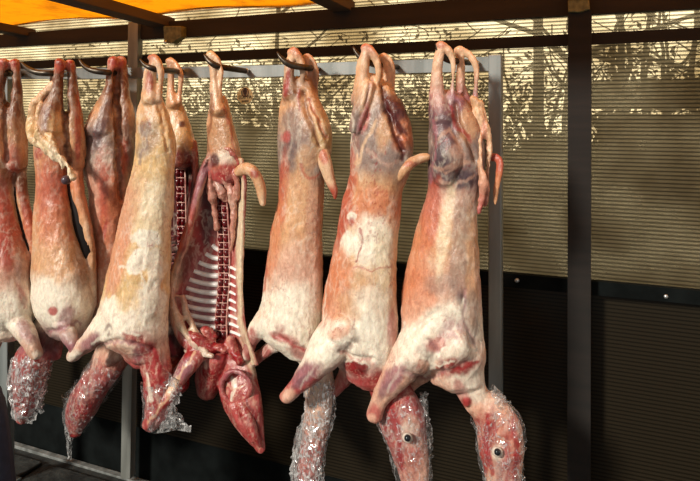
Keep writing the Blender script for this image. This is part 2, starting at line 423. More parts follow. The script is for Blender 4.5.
def part(name, chains, Y, base, patches, root, seed, voxel=.004, disp=.5, m='flesh', bloody=0., ratio=1.0, streak=.3):
    mb = MB()
    for ch in chains: limb(mb, ch, Y, 12, ratio=ratio)
    return body(name, mb, base, patches, root, seed, voxel, disp, m, 2, bloody, streak)
def film(chains, Y, root, seed, amp=.1, ratio=1.0, m='film', sheets=()):
    """crumpled cling film: facetted, creased skin a little off what it wraps, and loose flaps"""
    rf = np.random.RandomState(seed); mb = MB(); loose = []
    def skin(rings, closed):
        n = len(rings[0]); vs = [p for r_ in rings for p in r_]; fs = []
        for i in range(len(rings) - 1):
            for j in range(n if closed else n - 1):
                k = (j + 1) % n; q = (i * n + j, i * n + k, (i + 1) * n + k, (i + 1) * n + j)
                fs += [(q[0], q[1], q[2]), (q[0], q[2], q[3])] if rf.rand() < .5 else [(q[0], q[1], q[3]), (q[1], q[2], q[3])]
        mb.add(vs, fs)
    for ch in chains:
        c = catmull([(*q, q[3] * ratio) for q in ch], 3.2); n = 26; rings = []; ph = rf.rand() * 9
        for i, q in enumerate(c):
            p, u, v = uvw(q[0], q[1], Y + q[2]); row = []
            a = c[max(i - 1, 0)]; b = c[min(i + 1, len(c) - 1)]; d = np.array([b[0] - a[0], b[1] - a[1]]); d /= np.hypot(*d) + 1e-9
            for t in range(n):
                g = 2 * math.pi * t / n; k = 1 + rf.normal() * amp + .07 * math.sin(3 * g + ph + i * .25)
                row.append(p + (u * -d[1] + v * d[0]) * q[3] * math.cos(g) * k + VIEWD * (u.length * q[4] * k) * math.sin(g) + v * rf.normal() * .8)
            rings.append(row)
        skin(rings, True)
    for quad, dz, jit in sheets:                    # loose flaps: four corners, a crumpled sheet between
        A, B, C_, D = [np.array(q, float) for q in quad]; w_ = max(4, int(np.hypot(*(B - A)) / 2.6)); h_ = max(4, int(np.hypot(*(D - A)) / 2.6)); rings = []
        for i in range(h_ + 1):
            row = []
            for j in range(w_ + 1):
                a, b = j / w_, i / h_; q = (A * (1 - a) + B * a) * (1 - b) + (D * (1 - a) + C_ * a) * b
                q = q + rf.normal(size=2) * jit; row.append(at(q[0], q[1], Y + dz + rf.normal() * .008 + .012 * math.sin(a * 7 + b * 3)))
            rings.append(row)
        n0 = len(mb.f); skin(rings, False); loose.append((n0, len(mb.f)))
    o = mb.build('plastic_wrap', M[m], root)
    o.data.materials.append(M['film_loose'])
    for a, b in loose:
        for k in range(a, b): o.data.polygons[k].material_index = 1
    o['label'] = 'crumpled clear plastic film'
    return o
def ball(name, x, y, Y_, r_, m, root, sq=(1, 1, 1)):
    # a child of a part: the part sits at its thing's origin, so use the thing's place
    p, u, v = uvw(x, y, Y_); Rr = u.length * r_; rings = []; base = Vector(root.location) if root is not None and root.parent is None else (Vector(root.parent.location) if root is not None else Vector())
    for i in range(1, 8):
        a = math.pi * i / 8
        rings.append([p + Vector((math.sin(a) * math.cos(t) * Rr * sq[0], math.sin(a) * math.sin(t) * Rr * sq[1], math.cos(a) * Rr * sq[2])) - base for t in [2 * math.pi * k / 12 for k in range(12)]])
    mb = MB(); mb.grid(rings); o = mb.build(name, m, None, True)
    if root is not None: o.parent = root
    return o

# ============================================================ SETTING
WY = 2.34                                  # the back wall
X0, X1 = -160, 860
def line(pa, pb):
    def f(x): return pa[1] + (pb[1] - pa[1]) * (x - pa[0]) / (pb[0] - pa[0])
    return f
def band(name, top, bot, Y, t, m, x0=X0, x1=X1, parent=None, kind='structure', bevel=0):
    mb = MB(); mb.prism([(x0, top(x0)), (x1, top(x1)), (x1, bot(x1)), (x0, bot(x0))], Y, t)
    o = mb.build(name, m, parent, bevel=bevel)
    if kind: o['kind'] = kind
    return o
head_top = line((45, 31), (460, -1)); head_bot = line((0, 47), (700, 8))
b2_top = line((25, 61), (690, 28)); b2_bot = line((45, 68), (690, 40))
mid_top = line((240, 249), (700, 291)); mid_bot = line((240, 262), (700, 305))
low_bot = line((20, 397), (290, 466))
strip_top = line((10, 444), (122, 477.5)); strip_bot = line((10, 450), (122, 483.5))
hi = line((45, 20), (460, -14))
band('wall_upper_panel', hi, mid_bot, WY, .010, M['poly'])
band('wall_lower_panel', mid_top, low_bot, WY + .012, .010, M['poly_low'])
band('wall_black_skirt', lambda x: low_bot(x) - 1, strip_bot, WY + .024, .01, M['black'])
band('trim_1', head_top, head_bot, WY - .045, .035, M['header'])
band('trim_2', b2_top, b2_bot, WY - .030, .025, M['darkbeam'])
band('trim_3', mid_top, mid_bot, WY - .028, .027, M['black'])
band('trim_4', strip_top, strip_bot, WY - .02, .03, M['strip'], bevel=.002)
# dark vertical post of the wall, with its olive corner bracket
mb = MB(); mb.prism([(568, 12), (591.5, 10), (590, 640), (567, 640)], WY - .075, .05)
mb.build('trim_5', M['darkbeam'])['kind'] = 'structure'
o = MB(); o.prism([(568, 0), (589, -1), (590, 9), (580, 12), (568, 12)], WY - .09, .03)
tag(o.build('corner_bracket', M['olive'], bevel=.003), 'olive metal bracket at the top of the dark wall post on the right', 'bracket')
r = empty('corner_bracket', at(168, 34, WY - .08))
tag(r, 'olive and black corner bracket with bright screw under the middle rafter', 'bracket')
o = MB(); o.prism([(163, 26), (181, 26), (181, 37), (172, 43), (164, 43)], WY - .085, .04); o.build('bracket_plate', M['olive'], r, bevel=.003)
ball('screw', 165.5, 42, WY - .09, 1.6, M['bolt'], r)
# galvanised post behind the carcasses
mb = MB(); mb.prism([(128, 22), (138, 22), (130, 479), (120.5, 479)], WY - .065, .035)
mb.build('trim_6', M['zinc'], bevel=.002)['kind'] = 'structure'
# bolts in the mid beam
for i, (x, y) in enumerate([(517, 280.5), (666, 296.5), (395, 269)]):
    b = ball('bolt', x, y, WY - .03, 2.4, M['bolt'], None, (1, .7, 1))
    tag(b, ['small round bolt in the lower dark beam just right of the steel post', 'round bolt in the lower dark beam near the right edge', 'round bolt in the lower dark beam between two large carcasses'][i], 'bolt', 'bolts in the lower wall beam')
# ceiling: orange tarpaulin rising a little towards the open front
tz = at(460, -1, WY).z; tz2 = at(45, 31, WY).z
mb = MB(); rings = []
YF = 1.50; RISE = .05
nx, ny = 60, 24
for iy in range(ny + 1):
    y = WY + .03 + (YF - WY) * iy / ny; row = []
    for ix in range(nx + 1):
        x = -4.2 + 6.2 * ix / nx
        z = tz2 + (tz - tz2) * (x - at(45, 31, WY).x) / (at(460, -1, WY).x - at(45, 31, WY).x) + (WY - y) * RISE + .045
        z += .010 * math.sin(x * 7 + y * 3) + .006 * math.sin(y * 11 + x * 2)
        row.append((x, y, z))
    rings.append(row)
mb.grid(rings, cap=False, closed=False)
mb.build('ceiling', M['tarp'], smooth=True)['kind'] = 'structure'
def rafter(name, xpx, ypx, wpx, h):
    p = at(xpx, ypx, WY); wd = wpx * uvw(xpx, ypx, WY)[1].length
    q = Vector((p.x, YF - .02, p.z + (WY - YF) * RISE)); mb = MB()
    a = [p, p + Vector((wd, 0, 0)), q + Vector((wd, 0, 0)), q]
    mb.slab(a, Vector((0, 0, h))); o = mb.build(name, M['rafter'], bevel=.003); o['kind'] = 'structure'
rafter('trim_7', 158, 29, 17, .045); rafter('trim_8', 337, 14, 18, .045); rafter('trim_9', 24, 38, 12, .04)
rafter('trim_10', 566, -2, 18, .045)
# floor: dark paving in front of the white strip, and the ground behind the wall
mb = MB(); mb.box((-5, -1.2, -.05), (3.2, WY + .03, 0)); mb.build('floor', M['stone'])['kind'] = 'structure'
k = 0
for ix in range(7):
    for iy in range(3):
        if ix > 3: continue
        mb = MB(); x = -3.6 + ix * .52 + (iy % 2) * .2; y = 1.0 + iy * .43
        mb.box((x, y, .002), (x + .49, min(y + .40, WY - .04), .02))
        o = mb.build('paving_slab', M['stone'], bevel=.006)
        o['kind'] = 'structure'
mb = MB(); mb.box((-14, WY + .05, -.06), (14, 16, -.01)); mb.build('ground_outside', M['soil'])['kind'] = 'structure'

# sticker on the panel
r = empty('sticker', at(245, 97, WY - .002)); tag(r, 'small round cream and brown butcher sticker on the fluted panel', 'sticker')
def disc(name, x, y, rx, ry, Y, m, t=.0006):
    mb = MB(); mb.prism([(x + rx * math.cos(a), y + ry * math.sin(a)) for a in [2 * math.pi * k / 28 for k in range(28)]], Y, t); return mb.build(name, m, r)
disc('backing', 245, 95.7, 8.0, 8.4, WY - .002, M['cream'])
disc('emblem', 245, 92.5, 3.9, 4.6, WY - .003, M['brownink']); disc('emblem_ring', 245, 92.6, 3.1, 3.8, WY - .0036, M['cream']); disc('emblem_head', 245, 91.8, 1.9, 3.4, WY - .0042, M['brownink'])
def text(s_, x, y, size_px, name, Y=WY - .005):
    cu = bpy.data.curves.new(name, 'FONT'); cu.body = s_; cu.align_x = 'CENTER'; cu.align_y = 'CENTER'
    p, u, v = uvw(x, y, Y); cu.size = size_px * u.length * 1.35; cu.extrude = .0004; cu.offset = .0004 * size_px / 5
    o = bpy.data.objects.new('t', cu); COL.objects.link(o)
    dg = bpy.context.evaluated_depsgraph_get(); me = bpy.data.meshes.new_from_object(o.evaluated_get(dg)); bpy.data.objects.remove(o)
    me.transform(__import__('mathutils').Matrix.Translation(p - Vector(r.location)) @ __import__('mathutils').Matrix.Rotation(math.pi / 2, 4, 'X'))
    me.materials.append(M['brownink']); me.name = name
    o = bpy.data.objects.new(name, me); COL.objects.link(o); o.parent = r; return o
text('EDIPPA', 245, 97.2, 3.1, 'lettering')
mb = MB(); mb.prism([(241.5, 100.6), (248.5, 100.4), (248.3, 101.6), (241.7, 101.8)], WY - .005, .001); mb.build('small_lettering', M['brownink'], r)

# ============================================================ OUTSIDE, beyond the fluted wall
def trunk_tree(px, w_, Y, lean=0, top=3.2, label='', seed=0):
    rt = random.Random(seed); b = at(px, 300, Y); r_ = uvw(px, 112, Y)[1].length * w_ / 2
    t = empty('bare_tree', (b.x, Y, -.01)); tag(t, label, 'tree', 'bare trees behind the fluted wall')
    pts = [(b.x + lean * k / 12 + rt.uniform(-.02, .02), Y + rt.uniform(-.02, .02), -.01 + top * k / 12) for k in range(13)]
    mb = MB(); mb.tube(pts, [r_ * (1.15 - .06 * k) for k in range(13)], 10); mb.build('trunk', M['bark'], t, True)
    mb = MB()
    for q in range(9):
        i = rt.randint(5, 12); p = Vector(pts[i]); d = Vector((rt.uniform(-1, 1), rt.uniform(-.5, .5), rt.uniform(.2, 1))).normalized()
        pp = [p]
        for _ in range(7):
            d = (d + Vector((rt.uniform(-.4, .4), rt.uniform(-.3, .3), rt.uniform(-.2, .3)))).normalized(); pp.append(pp[-1] + d * .13)
        mb.tube(pp, [.012 * (1 - j / 9) + .002 for j in range(8)], 6)
    mb.build('branches', M['bark'], t, True)
TL = [(618, 11, 3.3, 0, 'thick bare trunk, a shadow just right of the dark wall post'), (641, 7, 3.5, .03, 'slim bare trunk, second to the right of the dark wall post'),
      (672, 5, 3.2, -.05, 'thin bare trunk near the right edge behind the wall'), (535, 16, 3.6, .02, 'broad bare trunk seen between the steel post and the dark wall post'),
      (560, 6, 3.1, .05, 'thin bare trunk close left of the dark wall post'), (270, 6, 4.2, .08, 'thin leaning trunk seen left of the smallest whole carcass'),
      (694, 9, 3.9, 0, 'bare trunk at the right edge behind the wall')]
for i, (x, w_, Y, le, lb) in enumerate(TL): trunk_tree(x, w_, Y, le, 3.0, lb, i)
# hedges behind the wall, the near one added to shade the clear panel
def hedge(name, x0, x1, Y, zf, seed, label):
    mb = MB(); n = 110; mzz = 26; rings = []
    for j in range(mzz + 1):
        row = []
        for i in range(n + 1):
            x = x0 + (x1 - x0) * i / n
            top = zf(x); z = top * j / mzz
            row.append((x, Y + .15 * (j / mzz) ** 2, z))
        rings.append(row)
    P = np.array([p for r_ in rings for p in r_])
    P[:, 1] += fbm(P, (4, 4, 4), 5, seed) * .22
    P[:, 2] += fbm(P, (3.5, 1, 3.5), 5, seed + 3) * .16 * (P[:, 2] > .3)
    n1 = n + 1; rings = [[tuple(P[j * n1 + i]) for i in range(n1)] for j in range(mzz + 1)]
    back = [[(p[0], p[1] + .5, p[2]) for p in r_] for r_ in rings]
    mb.grid([rings[0]] + rings + back[::-1] + [rings[0]], cap=False, closed=False)
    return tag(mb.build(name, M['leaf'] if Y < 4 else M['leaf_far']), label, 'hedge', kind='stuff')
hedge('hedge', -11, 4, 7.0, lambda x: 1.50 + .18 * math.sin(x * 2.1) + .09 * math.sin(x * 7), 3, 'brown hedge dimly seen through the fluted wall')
hedge('hedge', -5.2, 2.6, 2.95, lambda x: 1.36 + .05 * math.sin(x * 3.1) + .03 * math.sin(x * 9), 13, 'dark hedge added close behind the fluted wall to shade its lower part')
mb = MB(); rl = np.random.RandomState(3)
for q in range(30000):
    Yl = rl.uniform(3.9, 6.6); x = rl.uniform(-1.12, .62) * Yl + .1
    el = rl.beta(1.5, 2.6); z = CAMZ - .95 + el * 1.72 + .12 * math.sin(x * 3.1) + .08 * math.sin(x * 8)
    p = Vector((x, Yl, max(z, .1))); a = Vector(rl.normal(size=3)).normalized(); b = a.orthogonal().normalized(); sz = rl.uniform(.007, .022) * Yl / 4
    mb.add([p - a * sz * 1.6, p + b * sz * .7, p + a * sz * 1.6, p - b * sz * .7], [(0, 1, 2, 3)])
tag(mb.build('foliage', M['leaf']), 'loose dark leaves of the thicket outside the fluted wall', 'foliage', kind='stuff')
# outbuilding
r2 = empty('outbuilding', at(650, 112, 4.6)); r2.location.z = 0
tag(r2, 'low plank outbuilding with eaves seen dimly through the right panel', 'building')
a = at(598, 112, 4.6); b = at(760, 112, 4.6)
mb = MB(); mb.box((a.x, 4.6, -.01), (b.x, 6.4, CAMZ - .02)); mb.build('wall', M['planks'], r2)
mb = MB(); mb.slab([Vector((a.x - .1, 4.45, CAMZ + .09)), Vector((b.x, 4.45, CAMZ + .09)), Vector((b.x, 6.5, CAMZ + .3)), Vector((a.x - .1, 6.5, CAMZ + .3))], Vector((0, 0, -.07))); mb.build('roof', M['bark'], r2)
# tangle of vines against the outside
mb = MB(); rv = random.Random(4)
for q in range(150):
    px = rv.choice([rv.uniform(500, 720), rv.uniform(200, 520), rv.uniform(330, 720)]); Y = rv.uniform(WY + .05, WY + 1.3)
    p = at(px, rv.uniform(20, 230), Y); d = Vector((rv.uniform(-1, 1), 0, rv.uniform(-1, .6))).normalized(); pp = [p]
    for _ in range(rv.randint(6, 14)):
        d = (d + Vector((rv.uniform(-.35, .35), rv.uniform(-.05, .05), rv.uniform(-.35, .35)))).normalized(); pp.append(pp[-1] + d * .045)
    mb.tube(pp, rv.uniform(.0012, .0035), 5)
tag(mb.build('vines', M['bark']), 'thin bare creepers growing up the outside of the fluted wall', 'vines', kind='stuff')
# three stout forked creepers
for pts_, Y, w_, lb in [([(625, 240), (650, 215), (668, 185), (683, 158), (690, 150)], WY + .06, .006, 'forked dark creeper stem crossing the right panel low down'),
                   ([(700, 40), (690, 30), (672, 22), (655, 18)], WY + .05, .004, 'dark creeper stem near the top of the right panel'),
                   ([(600, 60), (611, 55), (617, 42), (622, 25), (632, 8)], WY + .05, .0035, 'curling creeper stem just right of the dark wall post')]:
    t = MB(); t.tube([at(x, y, Y) for x, y in pts_], [w_ * (1 - .12 * i) for i in range(len(pts_))], 8); tag(t.build('creeper_stem', M['bark'], smooth=True), lb, 'creeper')

# ============================================================ STEEL RAIL FRAME
RY = 2.06
fr = empty('hanging_rail', at(495, 63, RY)); fr.location.z = 0; tag(fr, 'grey galvanised steel rail frame carrying the hooks', 'rail')
mb = MB()
tp = [(X0, 70.8), (25, 68.8), (130, 67.6), (269, 65.3), (330, 62.5), (410, 60), (489, 56.5)]
bt = [(489, 71), (410, 73), (330, 74.8), (269, 76.8), (130, 78.4), (25, 79), (X0, 80.5)]
for i in range(len(tp) - 1):
    A, B = tp[i], tp[i + 1]; Cc, D = bt[-2 - i], bt[-1 - i]
    mb.prism([A, B, Cc, D], RY, .03)
mb.build('rail', M['steel'], fr)
def post_px(xl, xr, yt, name='post'):
    a = at(xl, yt, RY); b = at(xr, yt, RY); mb = MB(); mb.box((a.x, RY - .004, 0), (b.x, RY + .036, a.z)); return mb.build(name, M['steel'], fr, bevel=.003)
post_px(488.5, 501.5, 55); post_px(0, 8, 69)
mb = MB(); mb.box((at(482, 60, RY).x, RY - .02, 0), (at(508, 60, RY).x, RY + .05, .01)); mb.build('foot_plate', M['steel'], fr)
mb = MB(); mb.box((at(-4, 60, RY).x, RY - .02, .02), (at(12, 60, RY).x, RY + .05, .03)); mb.build('foot_plate', M['steel'], fr)

def hook(pts, bolt, label):
    r = empty('meat_hook', at(bolt[0], bolt[1], RY)); tag(r, label, 'hook', 'iron hooks on the rail')
    c = catmull([(x, y, Y, rr) for x, y, Y, rr in pts], 3)
    mb = MB(); mb.tube([at(q[0], q[1], q[2]) for q in c], [q[3] * uvw(q[0], q[1], q[2])[1].length for q in c], 12); mb.build('arm', M['iron'], r, True)
    if bolt[2]: ball('bolt', bolt[0], bolt[1], RY - .012, 2.6, M['bolt'], r)
hook([(21, 62, 1.80, .6), (27, 68, 1.80, 1.7), (37, 72.5, 1.80, 2.2), (55, 73.5, 1.84, 2.3), (68, 74, 2.06, 2.3)], (68, 74, 0), 'dark curved hook holding the carcass with a ragged fat flap')
hook([(79, 59, 1.90, .6), (84, 66, 1.90, 1.7), (93, 70.5, 1.90, 2.2), (108, 72.5, 1.93, 2.3), (124, 73, 2.06, 2.3)], (124, 73, 0), 'dark curved hook left of the galvanised post')
hook([(-24, 62, 1.80, .6), (-18, 68, 1.80, 1.7), (-8, 72.5, 1.80, 2.2), (8, 73.5, 1.84, 2.3), (20, 74, 2.06, 2.3)], (20, 74, 0), 'dark hook holding the leftmost carcass, mostly cut off by the edge')
hook([(140, 59, 1.76, .6), (145, 65, 1.76, 1.8), (155, 69, 1.77, 2.5), (168, 70.5, 1.86, 2.5), (182, 72, 2.05, 2.5)], (182, 72, 1), 'dark hook holding the yellowish carcass and the small opened one')
hook([(204, 54, 1.86, .7), (209, 61, 1.86, 2.2), (217, 66, 1.87, 2.8), (230, 68.5, 1.93, 2.6), (246, 71, 2.05, 2.4)], (246, 71, 1), 'dark hook holding the opened carcass with exposed ribs, bolt at its right end')
hook([(277, 52, 1.84, .7), (282, 59, 1.84, 2.3), (291, 65, 1.85, 3), (308, 68, 1.90, 2.8), (318, 69, 2.06, 2.5)], (318, 69, 0), 'dark hook above the slim whole carcass with a drooping tail')
hook([(353, 47, 1.84, .8), (359, 56, 1.84, 2.5), (368, 62, 1.85, 3.2), (384, 66, 1.90, 3), (397, 67, 2.06, 2.6)], (397, 67, 0), 'dark hook above the broad carcass, second from the right')
hook([(436, 43, 1.83, 1.2), (440, 52, 1.83, 3), (448, 59.5, 1.85, 3.5), (463, 62, 1.92, 3.2), (476, 62.5, 2.05, 2.8)], (477, 63, 1), 'dark hook above the rightmost carcass')

# ============================================================ CARCASSES
def carcass(name, x, Y, label, group=None):
    p = at(x, 300, Y); r = empty(name, p); tag(r, label, 'carcass', group); return r

def leg_bone(mb, hock, bone, tend, Y, dz, rb=5, rt=2.3):
    limb(mb, [(hock[0] - 1, hock[1] + 1, dz, rb * .95), (hock[0], hock[1] + 5, dz, rb * .85), *[(x, y, dz, r) for x, y, r in bone]], Y, 12)
    limb(mb, [(hock[0], hock[1], dz, rb * .8), *[(x, y, dz, r) for x, y, r in tend]], Y, 10)

# ---------------- I, rightmost
Y = 1.86; R = carcass('lamb_carcass', 445, Y, 'rightmost whole skinned lamb carcass with purple haunch and white shoulder, bare eye on the head', 'whole skinned lamb carcasses')
mb = MB()
leg_bone(mb, (440, 44), [(438, 62, 5.5), (437, 80, 6), (437, 100, 9), (441, 120, 14)], [(447, 49, 4), (453, 60, 3.4), (453, 80, 2.3), (452, 108, 4)], Y, -.03)
leg_bone(mb, (459, 49), [(461, 65, 4.2), (461, 85, 5), (464, 105, 9), (466, 125, 12)], [(468, 54, 3.6), (476, 66, 3.2), (476, 85, 2.3), (475, 105, 4)], Y, .03)
trunk(mb, [(104, 431, 468), (120, 428, 478), (135, 427, 483), (152, 427, 486), (170, 428, 485), (185, 428, 481), (200, 425, 478), (230, 416, 477), (260, 407, 478), (290, 401, 480), (315, 400, 481), (335, 401, 482), (352, 406, 484), (368, 420, 482)], Y, .78)
limb(mb, [(432, 320, -.03, 22), (415, 350, -.045, 22), (400, 368, -.05, 17), (388, 386, -.05, 12.5), (379, 402, -.05, 8.5), (374, 415, -.05, 8.5)], Y)
limb(mb, [(440, 350, .05, 18), (420, 372, .06, 12), (409, 384, .06, 8)], Y)
limb(mb, [(455, 345, .0, 25), (464, 374, 0, 18), (474, 396, 0, 14.5), (487, 410, 0, 17), (497, 426, 0, 22), (500, 446, 0, 23), (503, 468, 0, 19.5), (506, 500, 0, 14), (508, 515, 0, 10)], Y, ratio=.8)
limb(mb, [(468, 388, -.02, 5), (466, 398, -.03, 4), (467, 404, -.03, 3)], Y)
limb(mb, [(455, 340, -.06, 20), (440, 355, -.06, 16), (425, 362, -.05, 10)], Y)
limb(mb, [(440, 130, -.045, 10), (446, 155, -.05, 16), (445, 178, -.04, 12)], Y)
body('body', mb, [(40, 'bone'), (70, 'bone'), (95, 'mauve'), (115, 'purple'), (150, 'grey'), (180, 'purple'), (200, 'blush'), (240, 'tan'), (290, 'blush'), (330, 'white'), (370, 'blush'), (400, 'blush'), (430, 'blush'), (480, 'blush')],
     [(440, 45, 6, 4, 0, 'redfl', .6), (437, 80, 8, 30, 0, 'blush', .5), (447, 133, 17, 14, 40, 'purple', .9), (439, 160, 10, 18, 0, 'greyd', .85), (462, 180, 16, 9, 0, 'greyd', .85), (458, 152, 10, 6, 30, 'blush', .45), (455, 165, 14, 3, -20, 'blush', .45),
      (470, 120, 12, 22, 15, 'tan', .7), (430, 215, 9, 40, 8, 'redfl', .75), (415, 260, 12, 40, 15, 'orange', .7), (418, 300, 20, 34, 0, 'orange', .7), (445, 230, 6, 50, 8, 'cream', .7), (462, 250, 13, 50, 4, 'grey', .6), (472, 270, 6, 60, 0, 'tan', .7),
      (462, 303, 6, 12, 0, 'purple', .8), (440, 320, 36, 14, -25, 'white', .8), (410, 355, 12, 22, 40, 'white', .75), (452, 332, 12, 16, 20, 'mauve', .65), (428, 352, 11, 9, 0, 'grey', .75), (470, 320, 8, 30, 0, 'grey', .6), (440, 285, 14, 10, 0, 'grey', .45), (440, 350, 22, 10, -10, 'white', .6), (412, 372, 12, 10, 0, 'grey', .6),
      (455, 367, 22, 9, -10, 'BLOOD', .9), (437, 345, 10, 8, 0, 'rose', .7), (392, 380, 9, 18, 30, 'mauve', .9), (384, 392, 4, 14, 30, 'purple', .5), (375, 414, 9, 9, 0, 'rose', .8), (372, 418, 5, 5, 0, 'blush', .8), (468, 378, 17, 26, -30, 'white', .75), (462, 392, 6, 14, -20, 'rose', .6), (467, 402, 5, 5, 0, 'red', .9), (490, 428, 26, 16, 0, 'BLOOD', .8), (512, 450, 10, 34, 0, 'BLOOD', .95), (486, 450, 7, 40, 12, 'red', .85), (500, 438, 11, 9, 0, 'blush', .8), (503, 470, 9, 18, 0, 'mauve', .5), (505, 420, 12, 10, 0, 'orange', .6), (500, 452, 8, 8, 0, 'white', .8)],
     R, 1, lines=[([(456, 104), (459, 122), (468, 140), (476, 160)], 2.2, 'brown', .7, .012), ([(405, 372), (424, 380), (446, 372)], 2, 'mauve', .4, .006), ([(428, 340), (440, 352), (444, 368)], 2, 'mauve', .4, .006), ([(404, 348), (416, 330), (438, 310)], 2.2, 'white', .3, .005), ([(463, 290), (464, 320), (474, 345)], 2, 'mauve', .4, .005), ([(400, 205), (398, 260), (402, 330)], 1.5, 'redfl', .4), ([(398, 362), (412, 342), (430, 325), (452, 305)], 2.2, 'white'), ([(425, 378), (436, 355), (452, 345), (476, 352)], 1.8, 'white'), ([(420, 355), (434, 366), (455, 362)], 1.5, 'white'), ([(388, 392), (396, 376), (404, 362)], 1.6, 'white', .3), ([(470, 352), (455, 330), (462, 300)], 1.4, 'white', .6),
      ([(436, 140), (450, 128), (462, 150)], 2.2, 'blush', .45), ([(430, 165), (446, 172), (470, 160)], 2.2, 'blush', .45), ([(440, 180), (456, 186), (474, 176)], 2.2, 'blush', .45), ([(432, 120), (436, 150), (430, 180)], 1.5, 'mauve', .7), ([(452, 108), (456, 125), (470, 140)], 2, 'red', .6),
      ([(486, 415), (484, 440), (492, 475)], 2.5, 'red', .8), ([(512, 420), (518, 450), (514, 478)], 2.5, 'red', .7), ([(452, 372), (466, 368), (478, 362)], 2, 'red', .8), ([(403, 320), (401, 345), (408, 352)], 1.3, 'white', .8)])
part('fat_strip', [[(474, 100, -.01, 4), (479, 125, -.02, 6), (478, 150, -.04, 5), (482, 175, -.05, 4.5), (482, 195, -.05, 3.2), (479, 213, -.05, 1.6)], [(479, 104, -.01, 4), (486, 128, -.02, 5), (489, 150, -.02, 4), (487, 180, -.03, 3.4), (485, 205, -.03, 2)]], Y, [(100, 'tan'), (150, 'bone'), (215, 'rose')], [(484, 140, 3, 20, 0, 'redfl', .6)], R, 101, disp=3.0, voxel=.0032)
part('tail', [[(482, 160, 0, 5), (491, 157, 0, 5), (499, 160, -.01, 4.5), (499, 175, -.02, 4), (496, 190, -.02, 3.2), (495, 204, -.02, 1.8)]], Y, [(150, 'rose'), (175, 'orange'), (205, 'tan')], [(500, 165, 5, 8, 0, 'redfl', .6)], R, 102)
film([[(486, 408, 0, 19), (497, 424, 0, 23.5), (500, 446, 0, 24.5), (503, 468, 0, 21), (508, 500, 0, 16), (508, 515, 0, 12)]], Y, R, 5, .035, ratio=.8, sheets=[(((487, 390), (505, 396), (519, 428), (489, 412)), -.02, 1.4), (((490, 386), (500, 389), (516, 412), (492, 404)), .01, 1.3), (((516, 424), (521, 436), (524, 470), (516, 470)), .0, .8)])
e = ball('eye', 497.5, 452, Y - .058, 5.2, M['eyerim'], R, (1.1, .55, 1)); ball('pupil', 497.5, 452, Y - .066, 3.4, M['eye'], e)

# ---------------- H, second from right
Y = 1.86; R = carcass('lamb_carcass', 360, Y, 'broad whole lamb carcass with torn white fat on its flank, second from the right', 'whole skinned lamb carcasses')
mb = MB()
leg_bone(mb, (366, 47), [(363, 62, 6), (362, 80, 7), (362, 100, 12)], [(372, 52, 4.5), (378, 65, 3.6), (378, 85, 2.6), (377, 102, 5)], Y, -.03)
leg_bone(mb, (383, 56), [(385, 68, 5), (385, 90, 7), (388, 108, 10)], [(389, 60, 4), (393, 71, 3.4), (392, 88, 2.5), (391, 108, 5)], Y, .03)
trunk(mb, [(82, 357, 384), (95, 355, 396), (110, 352, 406), (130, 350, 411), (150, 349, 413), (170, 349, 411), (185, 347, 405), (200, 342, 401), (230, 336, 398), (260, 330, 396), (290, 323, 395), (315, 321, 396), (335, 322, 397), (350, 325, 397), (368, 340, 393)], Y, .76)
limb(mb, [(345, 325, -.04, 22), (328, 348, -.05, 20), (314, 366, -.06, 14), (302, 380, -.06, 10), (292, 390, -.06, 7.5), (286, 397, -.06, 7)], Y)
limb(mb, [(360, 355, .05, 16), (345, 378, .06, 9), (334, 392, .06, 6)], Y)
limb(mb, [(372, 350, .02, 24), (383, 375, .02, 18), (392, 395, .0, 21), (401, 418, 0, 23.5), (407, 442, 0, 20.5), (413, 468, 0, 17), (417, 500, 0, 12), (417, 515, 0, 9)], Y, ratio=.75)
limb(mb, [(368, 85, -.04, 7), (360, 110, -.055, 8), (355, 130, -.05, 6)], Y)
limb(mb, [(352, 345, -.06, 14), (365, 362, -.05, 12), (372, 368, -.04, 8)], Y)
